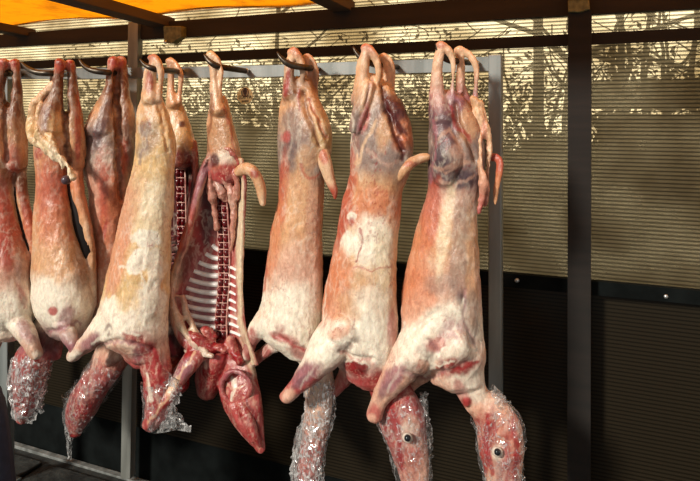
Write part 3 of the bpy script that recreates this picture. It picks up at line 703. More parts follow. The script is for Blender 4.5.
body('body', mb, [(40, 'redfl'), (60, 'bone'), (85, 'tan'), (110, 'grey'), (160, 'grey'), (185, 'tan'), (215, 'orange'), (240, 'cream'), (290, 'tan'), (320, 'white'), (360, 'white'), (380, 'rose'), (430, 'rose'), (480, 'blush')],
     [(368, 95, 6, 30, 12, 'bone', .9), (365, 118, 5, 14, 12, 'BLOOD', .9), (365, 120, 3, 12, 12, 'red', .8), (397, 112, 12, 15, -20, 'dred', .9), (403, 135, 11, 16, 0, 'orange', .9), (357, 140, 9, 22, 0, 'grey', .8), (375, 160, 24, 14, 0, 'grey', .6), (385, 130, 8, 20, 10, 'tan', .8),
      (345, 200, 8, 50, 10, 'redfl', .85), (332, 260, 9, 60, 10, 'redfl', .7), (375, 200, 20, 14, 20, 'orange', .7), (372, 240, 20, 26, 0, 'white', .85), (348, 245, 8, 14, 10, 'white', .9, .12), (352, 216, 5, 4, 0, 'white', .95, .1), (352, 222, 3, 5, 0, 'red', .7), (386, 270, 12, 40, 0, 'cream', .7), (340, 270, 14, 20, 0, 'orange', .8), (335, 300, 16, 24, 0, 'orange', .75), (350, 310, 14, 18, 10, 'tan', .6), (370, 300, 18, 16, 0, 'white', .6),
      (345, 335, 24, 12, -20, 'white', .85), (348, 345, 14, 6, -20, 'grey', .6), (340, 332, 12, 6, -30, 'orange', .6), (356, 368, 11, 8, 15, 'red', .9), (365, 372, 22, 10, 20, 'BLOOD', .8), (388, 355, 8, 20, 0, 'white', .8), (392, 330, 5, 20, 0, 'rose', .7), (305, 373, 9, 18, 48, 'mauve', .95), (300, 382, 3, 14, 48, 'purple', .5), (288, 396, 8, 8, 0, 'blush', .9), (318, 352, 14, 9, -40, 'white', .8),
      (395, 395, 26, 20, 0, 'BLOOD', .95), (406, 455, 16, 34, 0, 'BLOOD', .6), (391, 435, 6, 34, -15, 'red', .8), (410, 425, 12, 10, 0, 'blush', .7), (385, 395, 8, 8, 0, 'white', .6), (405, 432, 9, 9, 0, 'white', .8)],
     R, 2, lines=[([(382, 85), (385, 100), (392, 125), (402, 150)], 2.4, 'dred', .8, .014), ([(388, 110), (396, 120), (404, 132)], 4.5, 'dred', .9, .010), ([(400, 138), (405, 150), (403, 160)], 2, 'dred', .8, .006), ([(340, 352), (352, 358), (372, 360)], 2, 'rose', .5, .008), ([(330, 340), (345, 350)], 1.8, 'grey', .4, .005), ([(371, 82), (366, 105), (356, 128), (352, 140)], 1.6, 'mauve', .5, .006), ([(300, 388), (308, 374), (318, 362)], 1.5, 'white', .3), ([(322, 352), (345, 340), (372, 352)], 1.8, 'white'), ([(346, 362), (356, 358), (370, 366)], 1.5, 'white', .7), ([(358, 228), (362, 245), (355, 262)], 1.2, 'red', .7), ([(355, 268), (375, 270), (392, 266)], 1.1, 'rose', .6), ([(346, 95), (352, 120), (348, 150)], 1.6, 'white', .5), ([(375, 120), (366, 140), (356, 165)], 2.0, 'bone', .7), ([(368, 150), (385, 165), (400, 160)], 2, 'blush', .35),
      ([(336, 200), (326, 270), (324, 320)], 1.4, 'white', .5), ([(390, 400), (398, 430), (402, 470)], 2.5, 'red', .8), ([(415, 400), (420, 430)], 2.2, 'red', .7), ([(378, 388), (386, 410)], 2, 'red', .8)])
part('tail', [[(396, 178, -.04, 6), (403, 170, -.045, 6.5), (411, 163, -.04, 6), (420, 158.5, -.03, 5), (428, 157, -.03, 3.4)]], Y, [(150, 'tan'), (165, 'tan'), (175, 'tan')], [(410, 164, 6, 4, 0, 'redfl', .6)], R, 103)
film([[(393, 398, 0, 22.5), (402, 420, 0, 25), (408, 443, 0, 22.5), (413, 468, 0, 19.5), (417, 500, 0, 15)]], Y, R, 15, .03, ratio=.8, sheets=[(((420, 392), (427, 392), (432, 440), (424, 440)), .0, .8), (((426, 438), (433, 440), (431, 482), (420, 482)), .0, .9)])
e = ball('eye', 407.5, 438, Y - .064, 4.8, M['eyerim'], R, (1.1, .55, 1)); ball('pupil', 407.5, 438, Y - .072, 3.2, M['eye'], e)

# ---------------- G
Y = 1.92; R = carcass('lamb_carcass', 296, Y, 'slim whole lamb carcass with drooping tail and head fully wrapped in clear plastic', 'whole skinned lamb carcasses')
mb = MB()
leg_bone(mb, (293, 51), [(290, 64, 4.6), (289, 80, 5.5), (290, 95, 9)], [(297, 55, 4), (303, 68, 3.2), (302, 84, 2.3), (301, 98, 4)], Y, -.03)
leg_bone(mb, (307, 57), [(308, 70, 4.2), (308, 85, 6), (310, 100, 9)], [(312, 61, 3.6), (316, 72, 3), (316, 88, 2.3), (315, 98, 4)], Y, .02)
trunk(mb, [(88, 285, 314), (100, 281, 320), (115, 279, 326), (132, 278, 331), (150, 278, 331), (165, 279, 327), (180, 279, 324), (200, 277, 323), (230, 271, 322), (260, 266, 322), (285, 263, 322), (305, 260, 322), (322, 256, 321), (336, 262, 321), (348, 278, 322)], Y, .78)
limb(mb, [(275, 315, -.02, 16), (263, 325, -.03, 12), (255, 334, -.03, 8.5), (250, 345, -.02, 6.5), (247, 356, -.02, 5)], Y)
limb(mb, [(285, 335, .02, 12), (270, 348, .0, 7), (259, 357, .0, 6), (250, 364, .0, 5.5)], Y)
limb(mb, [(308, 335, 0, 18), (315, 362, 0, 16), (319, 388, 0, 14.5), (318, 412, 0, 14), (314, 438, 0, 13), (310, 462, 0, 12.5), (307, 485, 0, 10)], Y, ratio=.85)
body('body', mb, [(45, 'redfl'), (60, 'bone'), (90, 'brown'), (110, 'tan'), (140, 'grey'), (170, 'grey'), (195, 'tan'), (240, 'tan'), (270, 'blush'), (300, 'white'), (340, 'white'), (365, 'white'), (400, 'blush'), (480, 'rose')],
     [(287, 82, 3, 15, 8, 'red', .8), (315, 105, 12, 20, -20, 'tan', .9), (322, 135, 10, 22, 0, 'yellow', .8), (293, 125, 10, 18, 0, 'grey', .8), (290, 150, 9, 10, 0, 'greyd', .5), (286, 137, 5, 6, 0, 'rose', .8), (310, 155, 12, 12, 0, 'tan', .6), (283, 190, 6, 40, 4, 'redfl', .8), (274, 240, 7, 45, 8, 'orange', .7), (300, 200, 14, 40, 0, 'tan', .8), (313, 240, 7, 60, 0, 'blush', .6), (295, 260, 16, 24, 0, 'blush', .6),
      (281, 328, 5, 5, 0, 'red', .8), (284, 338, 14, 5, 20, 'rose', .8), (295, 310, 24, 24, 0, 'white', .8), (304, 355, 18, 6, 30, 'rose', .7), (250, 342, 9, 15, 20, 'red', .8), (260, 356, 14, 9, -40, 'red', .85), (321, 450, 20, 6, 0, 'BLOOD', 1)],
     R, 3, lines=[([(303, 92), (305, 108), (312, 125), (320, 145)], 2.2, 'brown', .8, .012), ([(308, 100), (318, 118), (326, 138)], 1.6, 'redfl', .6, .006), ([(275, 335), (288, 342), (304, 350)], 1.8, 'rose', .6, .006), ([(284, 110), (292, 135), (286, 165)], 1.4, 'white', .2), ([(300, 120), (296, 150), (304, 175)], 1.3, 'white', .2), ([(300, 165), (312, 180), (322, 172)], 1.4, 'redfl', .6), ([(276, 180), (268, 240), (263, 290)], 1.8, 'redfl', .7), ([(262, 300), (280, 292), (300, 300)], 1.8, 'white', .7), ([(290, 345), (306, 352), (318, 345)], 1.4, 'red', .6), ([(300, 90), (298, 110)], 1.3, 'red', .6)])
part('tail', [[(316, 148, -.03, 6), (322, 153, -.04, 7), (326, 166, -.05, 7), (330, 180, -.05, 5.5), (334, 190, -.05, 4), (335, 199, -.05, 1.2)]], Y, [(145, 'bone'), (180, 'bone'), (190, 'redfl')], [(323, 155, 4, 10, -15, 'redfl', .7)], R, 104)
film([[(318, 376, 0, 15.5), (320, 394, 0, 15.5), (318, 416, 0, 15.5), (312, 440, 0, 16), (309, 462, 0, 16), (307, 492, 0, 15)]], Y, R, 25, .055, ratio=.9, m='film_thick', sheets=[(((298, 430), (306, 430), (300, 484), (289, 484)), -.02, 1.4)])

# ---------------- D, yellowish, in front of C and E
Y = 1.80; R = carcass('lamb_carcass', 140, Y, 'whole carcass with yellowish haunch and thick white lumpy fat, overlapping its neighbours', 'whole skinned lamb carcasses')
mb = MB()
leg_bone(mb, (153, 57), [(151, 70, 5), (150, 85, 6.5), (150, 100, 9)], [(157, 61, 4), (161, 72, 3.3), (160, 88, 2.6), (158, 100, 4)], Y, -.02)
limb(mb, [(147, 70, .03, 3), (146, 90, .03, 4), (148, 105, .02, 6)], Y)
trunk(mb, [(94, 143, 161), (108, 138, 166), (122, 136, 171), (140, 136, 175), (158, 134, 175), (180, 130, 173), (205, 124, 172), (230, 118, 170), (260, 112, 169), (285, 106, 168), (305, 100, 167), (322, 95, 166), (336, 100, 166), (348, 118, 164)], Y, .74)
limb(mb, [(112, 320, -.03, 16), (98, 334, -.04, 12), (88, 343, -.04, 8.5), (79, 350, -.04, 6.5), (73, 356, -.04, 6)], Y)
limb(mb, [(140, 338, .02, 14), (133, 350, .03, 11), (140, 362, .03, 8)], Y)
limb(mb, [(148, 335, 0, 18), (154, 355, 0, 15), (158, 375, 0, 14), (159, 395, 0, 14), (157, 412, 0, 12), (150, 425, 0, 7)], Y, ratio=.9)
body('body', mb, [(50, 'redfl'), (65, 'bone'), (95, 'tan'), (130, 'yellow'), (170, 'yellow'), (200, 'cream'), (240, 'yellow'), (290, 'yellow'), (330, 'white'), (350, 'blush'), (365, 'rose'), (430, 'rose')],
     [(149, 82, 4, 10, 0, 'red', .7), (148, 110, 7, 12, 0, 'tan', .8), (145, 128, 8, 8, 0, 'purple', .6), (143, 150, 8, 8, 0, 'greyd', .5), (150, 136, 10, 16, 0, 'grey', .5), (167, 130, 6, 30, 0, 'yellow', .8), (130, 210, 9, 36, 14, 'tan', .8), (118, 260, 9, 36, 12, 'orange', .6), (120, 240, 8, 60, 10, 'pink', .5), (155, 230, 14, 50, 0, 'cream', .8), (146, 238, 14, 9, 10, 'white', .95, .12), (138, 262, 10, 14, 35, 'white', .95, .12), (156, 268, 9, 18, 0, 'white', .8, .15), (150, 300, 16, 20, 20, 'white', .9, .15), (112, 308, 9, 12, 10, 'white', .9, .12), (128, 300, 12, 16, 0, 'yellow', .7), (120, 325, 22, 9, -30, 'white', .9), (106, 320, 12, 18, 10, 'white', .8), (108, 330, 4, 6, 0, 'grey', .8), (134, 338, 12, 7, 10, 'BLOOD', .9),
      (90, 342, 12, 6, -40, 'mauve', .85), (74, 356, 7, 7, 0, 'white', .8), (140, 355, 8, 8, 0, 'mauve', .8), (157, 385, 22, 36, 0, 'BLOOD', .95), (150, 355, 9, 20, -20, 'rose', .8)],
     R, 4, disp=1.15, lines=[([(98, 346), (118, 340), (138, 346), (152, 350)], 2, 'mauve', .6, .008), ([(160, 108), (164, 130), (168, 150)], 1.6, 'tan', .5, .005), ([(112, 200), (106, 250), (98, 300)], 1.5, 'orange', .4), ([(92, 345), (110, 330), (140, 335)], 2, 'white', .8), ([(120, 265), (140, 275), (150, 300)], 1.6, 'white', .7), ([(170, 140), (172, 200), (169, 260)], 1.5, 'cream', .7), ([(140, 125), (146, 145), (140, 165)], 1.5, 'grey', .7), ([(150, 345), (160, 365), (160, 390)], 2.5, 'red', .8), ([(146, 375), (150, 400)], 1.6, 'white', .8)])
film([[(157, 378, 0, 15.5), (159, 398, 0, 16), (157, 414, 0, 14), (150, 427, 0, 9)]], Y, R, 35, .04, ratio=.9, sheets=[(((166, 395), (176, 408), (190, 430), (160, 432)), -.03, 1.2), (((168, 372), (182, 385), (180, 405), (168, 400)), -.03, 1.2)])

# ---------------- C, behind D
Y = 1.98; R = carcass('lamb_carcass', 108, Y, 'whole lamb carcass with grey bulging haunch half hidden behind the yellowish one', 'whole skinned lamb carcasses')
mb = MB()
limb(mb, [(113, 60, -.02, 4.8), (112, 72, -.02, 4.6), (110, 90, -.02, 6), (105, 110, -.02, 11), (101, 130, -.02, 16)], Y)
limb(mb, [(121, 61, .02, 4.8), (122, 75, .02, 4.8), (123.5, 95, .02, 6), (125, 115, .02, 9), (126, 140, .02, 9), (124, 170, .02, 8)], Y)
limb(mb, [(110, 70, -.03, 2.5), (107, 84, -.03, 2.2), (106, 98, -.03, 3)], Y)
trunk(mb, [(115, 93, 118), (130, 86, 122), (150, 83, 126), (170, 84, 128), (185, 88, 128), (205, 90, 126), (235, 92, 124), (265, 92, 122), (295, 92, 124), (320, 93, 128), (335, 98, 130), (348, 105, 130)], Y, .85)
limb(mb, [(118, 335, 0, 17), (114, 352, 0, 18), (104, 370, -.02, 16), (94, 384, -.03, 15), (86, 398, -.03, 16), (80, 412, -.03, 14), (77, 424, -.03, 9), (76, 432, -.03, 6)], Y, ratio=.85)
limb(mb, [(128, 345, -.04, 8), (118, 354, -.06, 8), (106, 362, -.06, 5)], Y)
body('body', mb, [(52, 'red'), (64, 'redfl'), (72, 'brown'), (92, 'brown'), (110, 'tan'), (130, 'grey'), (160, 'grey'), (185, 'blush'), (210, 'orange'), (260, 'pink'), (300, 'blush'), (330, 'white'), (355, 'blush'), (380, 'rose'), (430, 'red')],
     [(117, 60, 8, 6, 0, 'BLOOD', .9), (105, 115, 6, 20, 20, 'purple', .7), (94, 140, 7, 13, 20, 'greyd', .6), (100, 160, 12, 8, 0, 'white', .4), (123, 110, 6, 40, 0, 'brown', .9), (122, 160, 6, 20, 0, 'redfl', .8), (108, 195, 11, 36, -8, 'redfl', .9, .5), (115, 200, 8, 30, 0, 'orange', .8), (96, 230, 5, 40, 0, 'blush', .8), (105, 230, 2, 10, 10, 'red', .7), (112, 345, 18, 8, 0, 'blush', .7), (96, 385, 26, 18, -40, 'BLOOD', .8), (80, 415, 20, 22, 0, 'BLOOD', 1)],
     R, 5, lines=[([(117, 72), (116, 100), (118, 135), (118, 170), (122, 200)], 2.2, 'brown', .9, .016), ([(90, 130), (94, 150), (90, 172)], 1.8, 'grey', .6, .004), ([(100, 200), (98, 240), (95, 300)], 2.5, 'redfl', .5)])
film([[(112, 358, -.01, 17), (103, 372, -.02, 17.5), (93, 386, -.03, 17), (84, 400, -.03, 17.5), (79, 414, -.03, 15), (76, 428, -.03, 9)]], Y, R, 45, .04, ratio=.9, sheets=[(((62, 395), (72, 400), (72, 430), (65, 430)), -.04, .9), (((65, 428), (74, 428), (71, 460), (68, 460)), -.04, .6)])

# ---------------- B
Y = 1.86; R = carcass('lamb_carcass', 62, Y, 'whole lamb carcass with a ragged hanging fat flap and a dark slit along its belly', 'whole skinned lamb carcasses')
mb = MB()
limb(mb, [(60, 62, -.02, 5), (58.5, 74, -.02, 4.4), (56, 92, -.02, 5.5), (52, 110, -.02, 10), (50, 130, -.02, 14)], Y)
limb(mb, [(70, 63, .02, 4.6), (71.5, 78, .02, 4.6), (73, 98, .02, 6), (74, 120, .02, 8.2), (76, 145, .02, 9), (76, 165, .02, 8)], Y)
limb(mb, [(54, 76, -.01, 2.4), (53, 90, -.01, 3), (52, 100, -.01, 4)], Y)
trunk(mb, [(112, 42, 62), (128, 37, 66), (148, 35, 67), (168, 36, 67), (190, 37, 67), (210, 36, 70.5), (230, 35, 74.5), (250, 35, 81), (268, 34, 88), (280, 34, 90), (298, 35, 92), (311, 38, 92), (321, 44, 89)], Y, .8)
limb(mb, [(76, 160, .03, 6), (78, 190, .02, 6), (83, 210, .02, 5.2), (87.5, 230, .02, 4.6), (91, 250, .02, 4.2), (91, 275, .02, 5), (88, 305, .03, 8)], Y)
limb(mb, [(60, 305, -.03, 14), (63, 320, -.06, 10), (68, 333, -.09, 7.5), (73, 343, -.10, 6), (76, 350, -.10, 5.5), (76, 355, -.10, 5.5)], Y)
limb(mb, [(56, 322, .03, 12), (52, 336, .03, 10), (56, 350, .02, 6.5), (56, 356, .02, 5.5)], Y)
limb(mb, [(50, 322, .01, 13), (44, 340, 0, 14), (35, 356, 0, 17), (30, 374, 0, 16), (28, 392, 0, 13), (25, 408, 0, 10), (22, 418, 0, 6)], Y, ratio=.85)
body('body', mb, [(55, 'red'), (66, 'redfl'), (74, 'brown'), (95, 'brown'), (120, 'tan'), (150, 'tan'), (180, 'orange'), (230, 'tan'), (270, 'tan'), (290, 'white'), (320, 'white'), (345, 'mauve'), (365, 'rose'), (410, 'rose')],
     [(64, 60, 9, 6, 0, 'BLOOD', .9), (55, 105, 6, 22, 25, 'brown', .8), (44, 120, 6, 12, 0, 'purple', .5), (74, 110, 5, 40, 0, 'brown', .5), (78, 130, 3, 34, 0, 'redfl', .8), (38, 152, 4, 7, 0, 'BLOOD', .9), (56, 125, 7, 14, 0, 'yellow', .7), (50, 198, 13, 40, 0, 'redfl', .8, .5), (55, 230, 16, 24, 0, 'orange', .6), (55, 265, 14, 20, 0, 'tan', .8), (45, 298, 14, 22, 0, 'white', .9), (82, 270, 8, 20, 0, 'grey', .5), (53, 311, 4.5, 4.5, 0, 'rose', .9, .2), (66, 318, 7, 15, 20, 'mauve', .7), (76, 354, 6, 5, 0, 'white', .9), (46, 340, 14, 10, 30, 'dred', .7), (31, 385, 20, 34, 0, 'BLOOD', .9)],
     R, 6, lines=[([(65, 74), (64, 100), (66, 130), (68, 160), (68, 180)], 2.2, 'brown', .9, .016), ([(60, 175), (66, 205), (72, 240)], 2, 'redfl', .5), ([(48, 332), (60, 330), (80, 322)], 2, 'mauve', .7, .008), ([(70, 190), (75, 225), (82, 250)], 1.2, 'bone', .6)])
part('fat_flap', [[(54, 84, -.03, 2.6), (44, 96, -.04, 4), (34, 106, -.045, 3.5), (33, 122, -.05, 3.4), (36, 140, -.06, 3.5), (47, 148, -.075, 3.4), (58, 160, -.08, 2.6), (63, 168, -.08, 1.6)],
                  [(43, 104, -.05, 3), (39, 120, -.06, 3), (42, 138, -.07, 4), (52, 145, -.08, 3.4), (55, 153, -.08, 2)], [(50, 134, -.07, 3), (56, 150, -.08, 3), (68, 166, -.08, 2.6), (72, 178, -.08, 4)]], Y,
     [(90, 'bone'), (130, 'yellow'), (155, 'cream')], [(40, 125, 3, 16, 0, 'brown', .5)], R, 105, disp=3.0, voxel=.0032)
ball('gland', 66, 180, Y - .10, 3.6, mat('dark_gland', tuple(CO['greyd']), .3), R)
mbs = MB(); mbs.prism([(66, 184), (72, 184), (80, 205), (86, 228), (90, 252), (84, 262), (76, 240), (70, 210)], Y + .0, .03)  # near-black slab stands in for the shade inside the belly slit
mbs.build('slit_shade', mat('cavity_shade', (.006, .003, .003), .9), R, True)
film([[(40, 350, 0, 16), (32, 366, 0, 18.5), (29, 384, 0, 17), (27, 400, 0, 14), (25, 412, 0, 12)]], Y, R, 55, .05, ratio=.9, m='film_thick', sheets=[(((18, 400), (36, 402), (32, 424), (11, 420)), -.03, 1.3), (((34, 385), (44, 388), (43, 414), (34, 410)), -.02, 1.3)])

# ---------------- A, leftmost
Y = 1.84; R = carcass('lamb_carcass', 5, Y, 'leftmost lamb carcass, cut off by the left edge, with reddish flank and narrow slit', 'whole skinned lamb carcasses')
mb = MB()
limb(mb, [(4, 62, -.02, 4.6), (2, 76, -.02, 4.6), (-3, 95, -.02, 7), (-6, 120, -.02, 13)], Y)
limb(mb, [(15, 62, .0, 4.6), (15.5, 76, 0, 4.6), (16, 95, 0, 5.6), (14, 118, 0, 9), (14, 140, 0, 11), (16, 165, 0, 9)], Y)
trunk(mb, [(110, -16, 12), (130, -22, 18), (155, -24, 18), (180, -24, 13), (205, -26, 15), (230, -27, 20), (248, -28, 26), (264, -28, 31), (280, -28, 32), (300, -27, 35), (312, -24, 36), (323, -14, 30)], Y, .78)
limb(mb, [(18, 160, .03, 6), (21, 185, .02, 5.2), (25, 208, .02, 4.8), (30.5, 230, .02, 4.6), (34, 250, .02, 4), (34, 275, .02, 4)], Y)
limb(mb, [(10, 305, -.02, 15), (19, 322, -.05, 10.5), (27, 336, -.07, 8), (33, 347, -.08, 6.2), (37, 355, -.08, 5.5)], Y)
limb(mb, [(-10, 320, 0, 15), (-20, 345, 0, 17), (-28, 375, 0, 16), (-32, 405, 0, 12)], Y)
body('body', mb, [(55, 'red'), (66, 'redfl'), (74, 'brown'), (110, 'brown'), (150, 'tan'), (180, 'brown'), (210, 'redfl'), (250, 'orange'), (275, 'blush'), (300, 'white'), (330, 'white'), (350, 'blush')],
     [(9, 61, 12, 6, 0, 'BLOOD', .8), (12, 160, 8, 18, 0, 'rose', .6), (3, 225, 14, 45, 0, 'redfl', .9, .5), (16, 205, 4, 24, -15, 'tan', .8), (5, 255, 8, 20, 0, 'red', .4), (22, 260, 8, 20, 0, 'grey', .5), (22, 295, 4, 12, -20, 'BLOOD', .7), (5, 310, 12, 16, 0, 'white', .8), (26, 332, 7, 14, -30, 'mauve', .7), (37, 355, 5, 5, 0, 'white', .8)],
     R, 7, lines=[([(9, 74), (7, 100), (4, 130), (6, 160)], 2.2, 'brown', .9, .016)])
mbs = MB(); mbs.prism([(13, 186), (19, 188), (26, 215), (31, 240), (32, 262), (27, 262), (20, 238), (14, 205)], Y + .0, .03)  # black slab put in as the shade of the narrow slit
mbs.build('slit_shade', mat('cavity_shade', (.006, .003, .003), .9), R, True)

# ---------------- opened carcasses: a shell of ribs with the spine inside
def shell(mb, rows, Y, depth, th=.013, lip=-.02, spine=.7):
    """rows: (y, xl, xr); a trough open to the front"""
    c = catmull([(l, y, 0, r, 0) for y, l, r in rows], 8); rings = []
    for q in c:
        y, l, r = q[1], q[0], q[3]; inner = []; outer = []; n = 22
        for i in range(n + 1):
            t = i / n; x = l + (r - l) * t
            s_ = (t / spine if t < spine else (1 - t) / (1 - spine))
            dz = lip + depth * math.sin(min(s_, 1) * math.pi / 2) ** .75
            p = at(x, y, Y + dz); inner.append(p)
            cx_ = (t - .5) * 2
            outer.append(p + VIEWD * th * (1.2 - abs(cx_) * .5) + Vector((cx_ * th * .9, 0, 0)))
        rings.append(inner + outer[::-1])
    mb.grid(rings)
def zdepth(t, Y, depth, lip, spine):
    s_ = (t / spine if t < spine else (1 - t) / (1 - spine)); return Y + lip + depth * math.sin(min(max(s_, 0), 1) * math.pi / 2) ** .75

# F
Y = 1.88; R = carcass('opened_lamb_carcass', 215, Y, 'opened lamb carcass showing white ribs and red backbone, with split head at bottom')
rowsF = [(158, 208, 240), (175, 200, 243), (195, 194, 243), (215, 190, 242), (240, 182, 241), (270, 174, 240), (290, 170, 240), (312, 171, 241), (332, 176, 244), (350, 186, 250), (366, 200, 256)]
DP, LIP, SP = .085, -.02, .72
mb = MB()
leg_bone(mb, (211, 54), [(213, 68, 3.6), (214, 84, 4.4), (216, 98, 6), (218, 110, 9)], [(216, 59, 3.4), (221, 71, 2.8), (220, 88, 2), (220, 102, 4)], Y, -.0, 4.4)
trunk(mb, [(100, 211, 227), (118, 207, 232), (135, 207, 236), (150, 207, 240), (162, 206, 241), (172, 208, 242)], Y, .8, .03)
shell(mb, rowsF, Y, DP, .014, LIP, SP)
limb(mb, [(211, 156, .02, 4), (203, 174, .0, 5), (197, 195, -.015, 4.5), (192, 215, -.02, 4.5), (185, 240, -.02, 4.5), (176, 268, -.02, 4), (171, 290, -.02, 4.5), (173, 312, -.02, 5), (182, 335, -.02, 6), (196, 350, -.02, 7)], Y)
limb(mb, [(225, 352, .06, 20), (234, 368, .04, 20), (238, 385, .02, 20), (242, 400, .01, 20), (248, 418, 0, 16), (255, 435, 0, 10), (261, 450, 0, 4.5)], Y, ratio=.55)
limb(mb, [(215, 355, .04, 16), (210, 375, .05, 15), (207, 390, .05, 11)], Y)
limb(mb, [(203, 345, -.0, 10), (192, 360, -.04, 10), (180, 376, -.06, 8.5), (172, 390, -.09, 7), (163, 402, -.10, 7.5), (154, 415, -.10, 7), (147, 425, -.10, 5)], Y)
bF = body('body', mb, [(48, 'yellow'), (60, 'bone'), (90, 'bone'), (110, 'tan'), (150, 'tan'), (172, 'rose'), (200, 'rose'), (240, 'rose'), (280, 'rose'), (320, 'rose'), (350, 'red'), (380, 'rose'), (450, 'rose')],
     [(222, 120, 10, 24, 0, 'tan', .8), (211, 105, 3, 14, 0, 'brown', .7), (217, 138, 10, 16, 0, 'brown', .35), (226, 158, 14, 7, 0, 'white', .7), (215, 160, 5, 7, 0, 'dred', .9), (228, 172, 9, 10, 0, 'BLOOD', .8), (240, 240, 4, 95, 0, 'cream', .95), (246, 345, 5, 30, -15, 'cream', .9), (200, 190, 7, 35, 10, 'mauve', .9), (188, 245, 8, 45, 15, 'redfl', .7), (176, 275, 6, 20, 10, 'cream', .6), (203, 235, 10, 22, 0, 'red', .8), (207, 218, 7, 26, 0, 'dred', .8), (185, 262, 8, 20, 20, 'dred', .6),
      (205, 300, 16, 40, 0, 'mauve', .8), (182, 308, 6, 14, 0, 'BLOOD', .9), (173, 310, 5, 24, 0, 'blush', .8), (200, 342, 22, 12, 15, 'BLOOD', 1), (235, 345, 10, 20, -10, 'BLOOD', .8), (210, 380, 16, 18, 0, 'BLOOD', 1), (182, 372, 7, 16, 35, 'mauve', .9), (172, 387, 4, 12, 40, 'bone', .8), (155, 412, 14, 10, -45, 'BLOOD', .9), (245, 410, 22, 42, -20, 'BLOOD', .9)],
     R, 8, voxel=.0038, disp=.6, m='wet', smooth=2, lines=[([(232, 378), (235, 390), (232, 400)], 2, 'white', .8), ([(226, 384), (234, 390), (244, 384)], 1.5, 'blush', .8), ([(240, 403), (250, 425), (259, 447)], 2.5, 'blush', .7), ([(232, 405), (244, 428)], 2.5, 'dred', .7),
      ([(205, 178), (198, 205), (190, 235), (178, 270)], 2.2, 'blush', .7), ([(196, 352), (184, 372), (168, 395), (150, 422)], 1.8, 'bone', .7), ([(248, 395), (256, 420), (262, 440)], 2, 'dred', .6), ([(212, 105), (208, 130), (208, 150)], 1.5, 'brown', .7), ([(224, 108), (230, 130), (236, 155)], 1.5, 'redfl', .6)])
def ch3(pts): return [tuple(p) for p in pts]
def rowat(y):
    ys = [r_[0] for r_ in rowsF]; return np.interp(y, ys, [r_[1] for r_ in rowsF]), np.interp(y, ys, [r_[2] for r_ in rowsF])
def rib_tube(ptsF, Y_of, r0, root, m):
    mb = MB(); mb.tube([at(x, y, yy) for x, y, yy in ptsF], r0, 8); return mb.build('rib', m, root, True)
M['ribs'] = noisy('pale_rib', tuple(lin((236, 224, 218))), tuple(lin((252, 250, 246))), 45, .35, 0, .3, .002)
M['between'] = noisy('rib_membrane', tuple(lin((150, 84, 84))), tuple(lin((196, 150, 142))), 40, .3, 0, .3, .002, (1, 1, 3))
for k in range(12):
    y0 = 250 + k * 8.6; l, r_ = rowat(y0)
    # left side, from the backbone out and a little down then up
    pts = []
    tl = .70; te = float(np.interp(y0, [250, 270, 290, 310, 350], [.54, .34, .24, .18, .24]))
    for j in range(9):
        t = tl + (te - tl) * j / 8; x = l + (r_ - l) * t
        y = y0 + 1.5 * math.sin(j / 8 * math.pi) - 5.0 * (j / 8)
        pts.append((x, y, zdepth(t, Y, DP, LIP, SP) - .001))
    rib_tube(pts, None, [.0105 - .0003 * j for j in range(9)], R, M['ribs'])
for k in range(9):
    y0 = 268 + k * 8.2; l, r_ = rowat(y0); pts = []
    for j in range(6):
        t = .80 + .14 * j / 5; pts.append((l + (r_ - l) * t, y0 + 4 * (j / 5) ** 1.3 - 2, zdepth(t, Y, DP, LIP, SP) - .002))
    rib_tube(pts, None, [.0068 - .0004 * j for j in range(6)], R, M['ribs'])
M['cartilage'] = noisy('pink_cartilage', tuple(lin((176, 104, 98))), tuple(lin((222, 184, 168))), 70, .3, 0, .4, .003)
M['vert'] = noisy('red_marrow', tuple(CO['dred'] * .8), tuple(CO['red'] * .6), 90, .25, 0, .4, .002)
def spine_x(y): return np.interp(y, [170, 200, 240, 280, 320, 345, 365], [219, 221.5, 224, 224.5, 221, 222, 230])
def spine_part(root, sx, ys, Yf, w_, name='backbone'):
    mb = MB()
    for s_ in (-1, 0, 1):
        mb.tube([at(sx(y) + s_ * w_, y, Yf(y)) for y in ys], .0034 if s_ else .0022, 8)
    for y in ys[::1]:
        mb.tube([at(sx(y) - w_, y, Yf(y) - .001), at(sx(y) + w_, y + .5, Yf(y) - .001)], .0022, 6)
    sp = mb.build(name, M['cartilage'], root, True)
    for a, b in zip(ys[:-1], ys[1:]):
        for s_ in (-.5, .5):
            ym = (a + b) / 2; ball('vertebra', sx(ym) + s_ * w_ * 1.05, ym, Yf(ym) + .007, (b - a) * .47, M['vert'], sp, (w_ * .50 / ((b - a) * .47), .9, 1))
    return sp
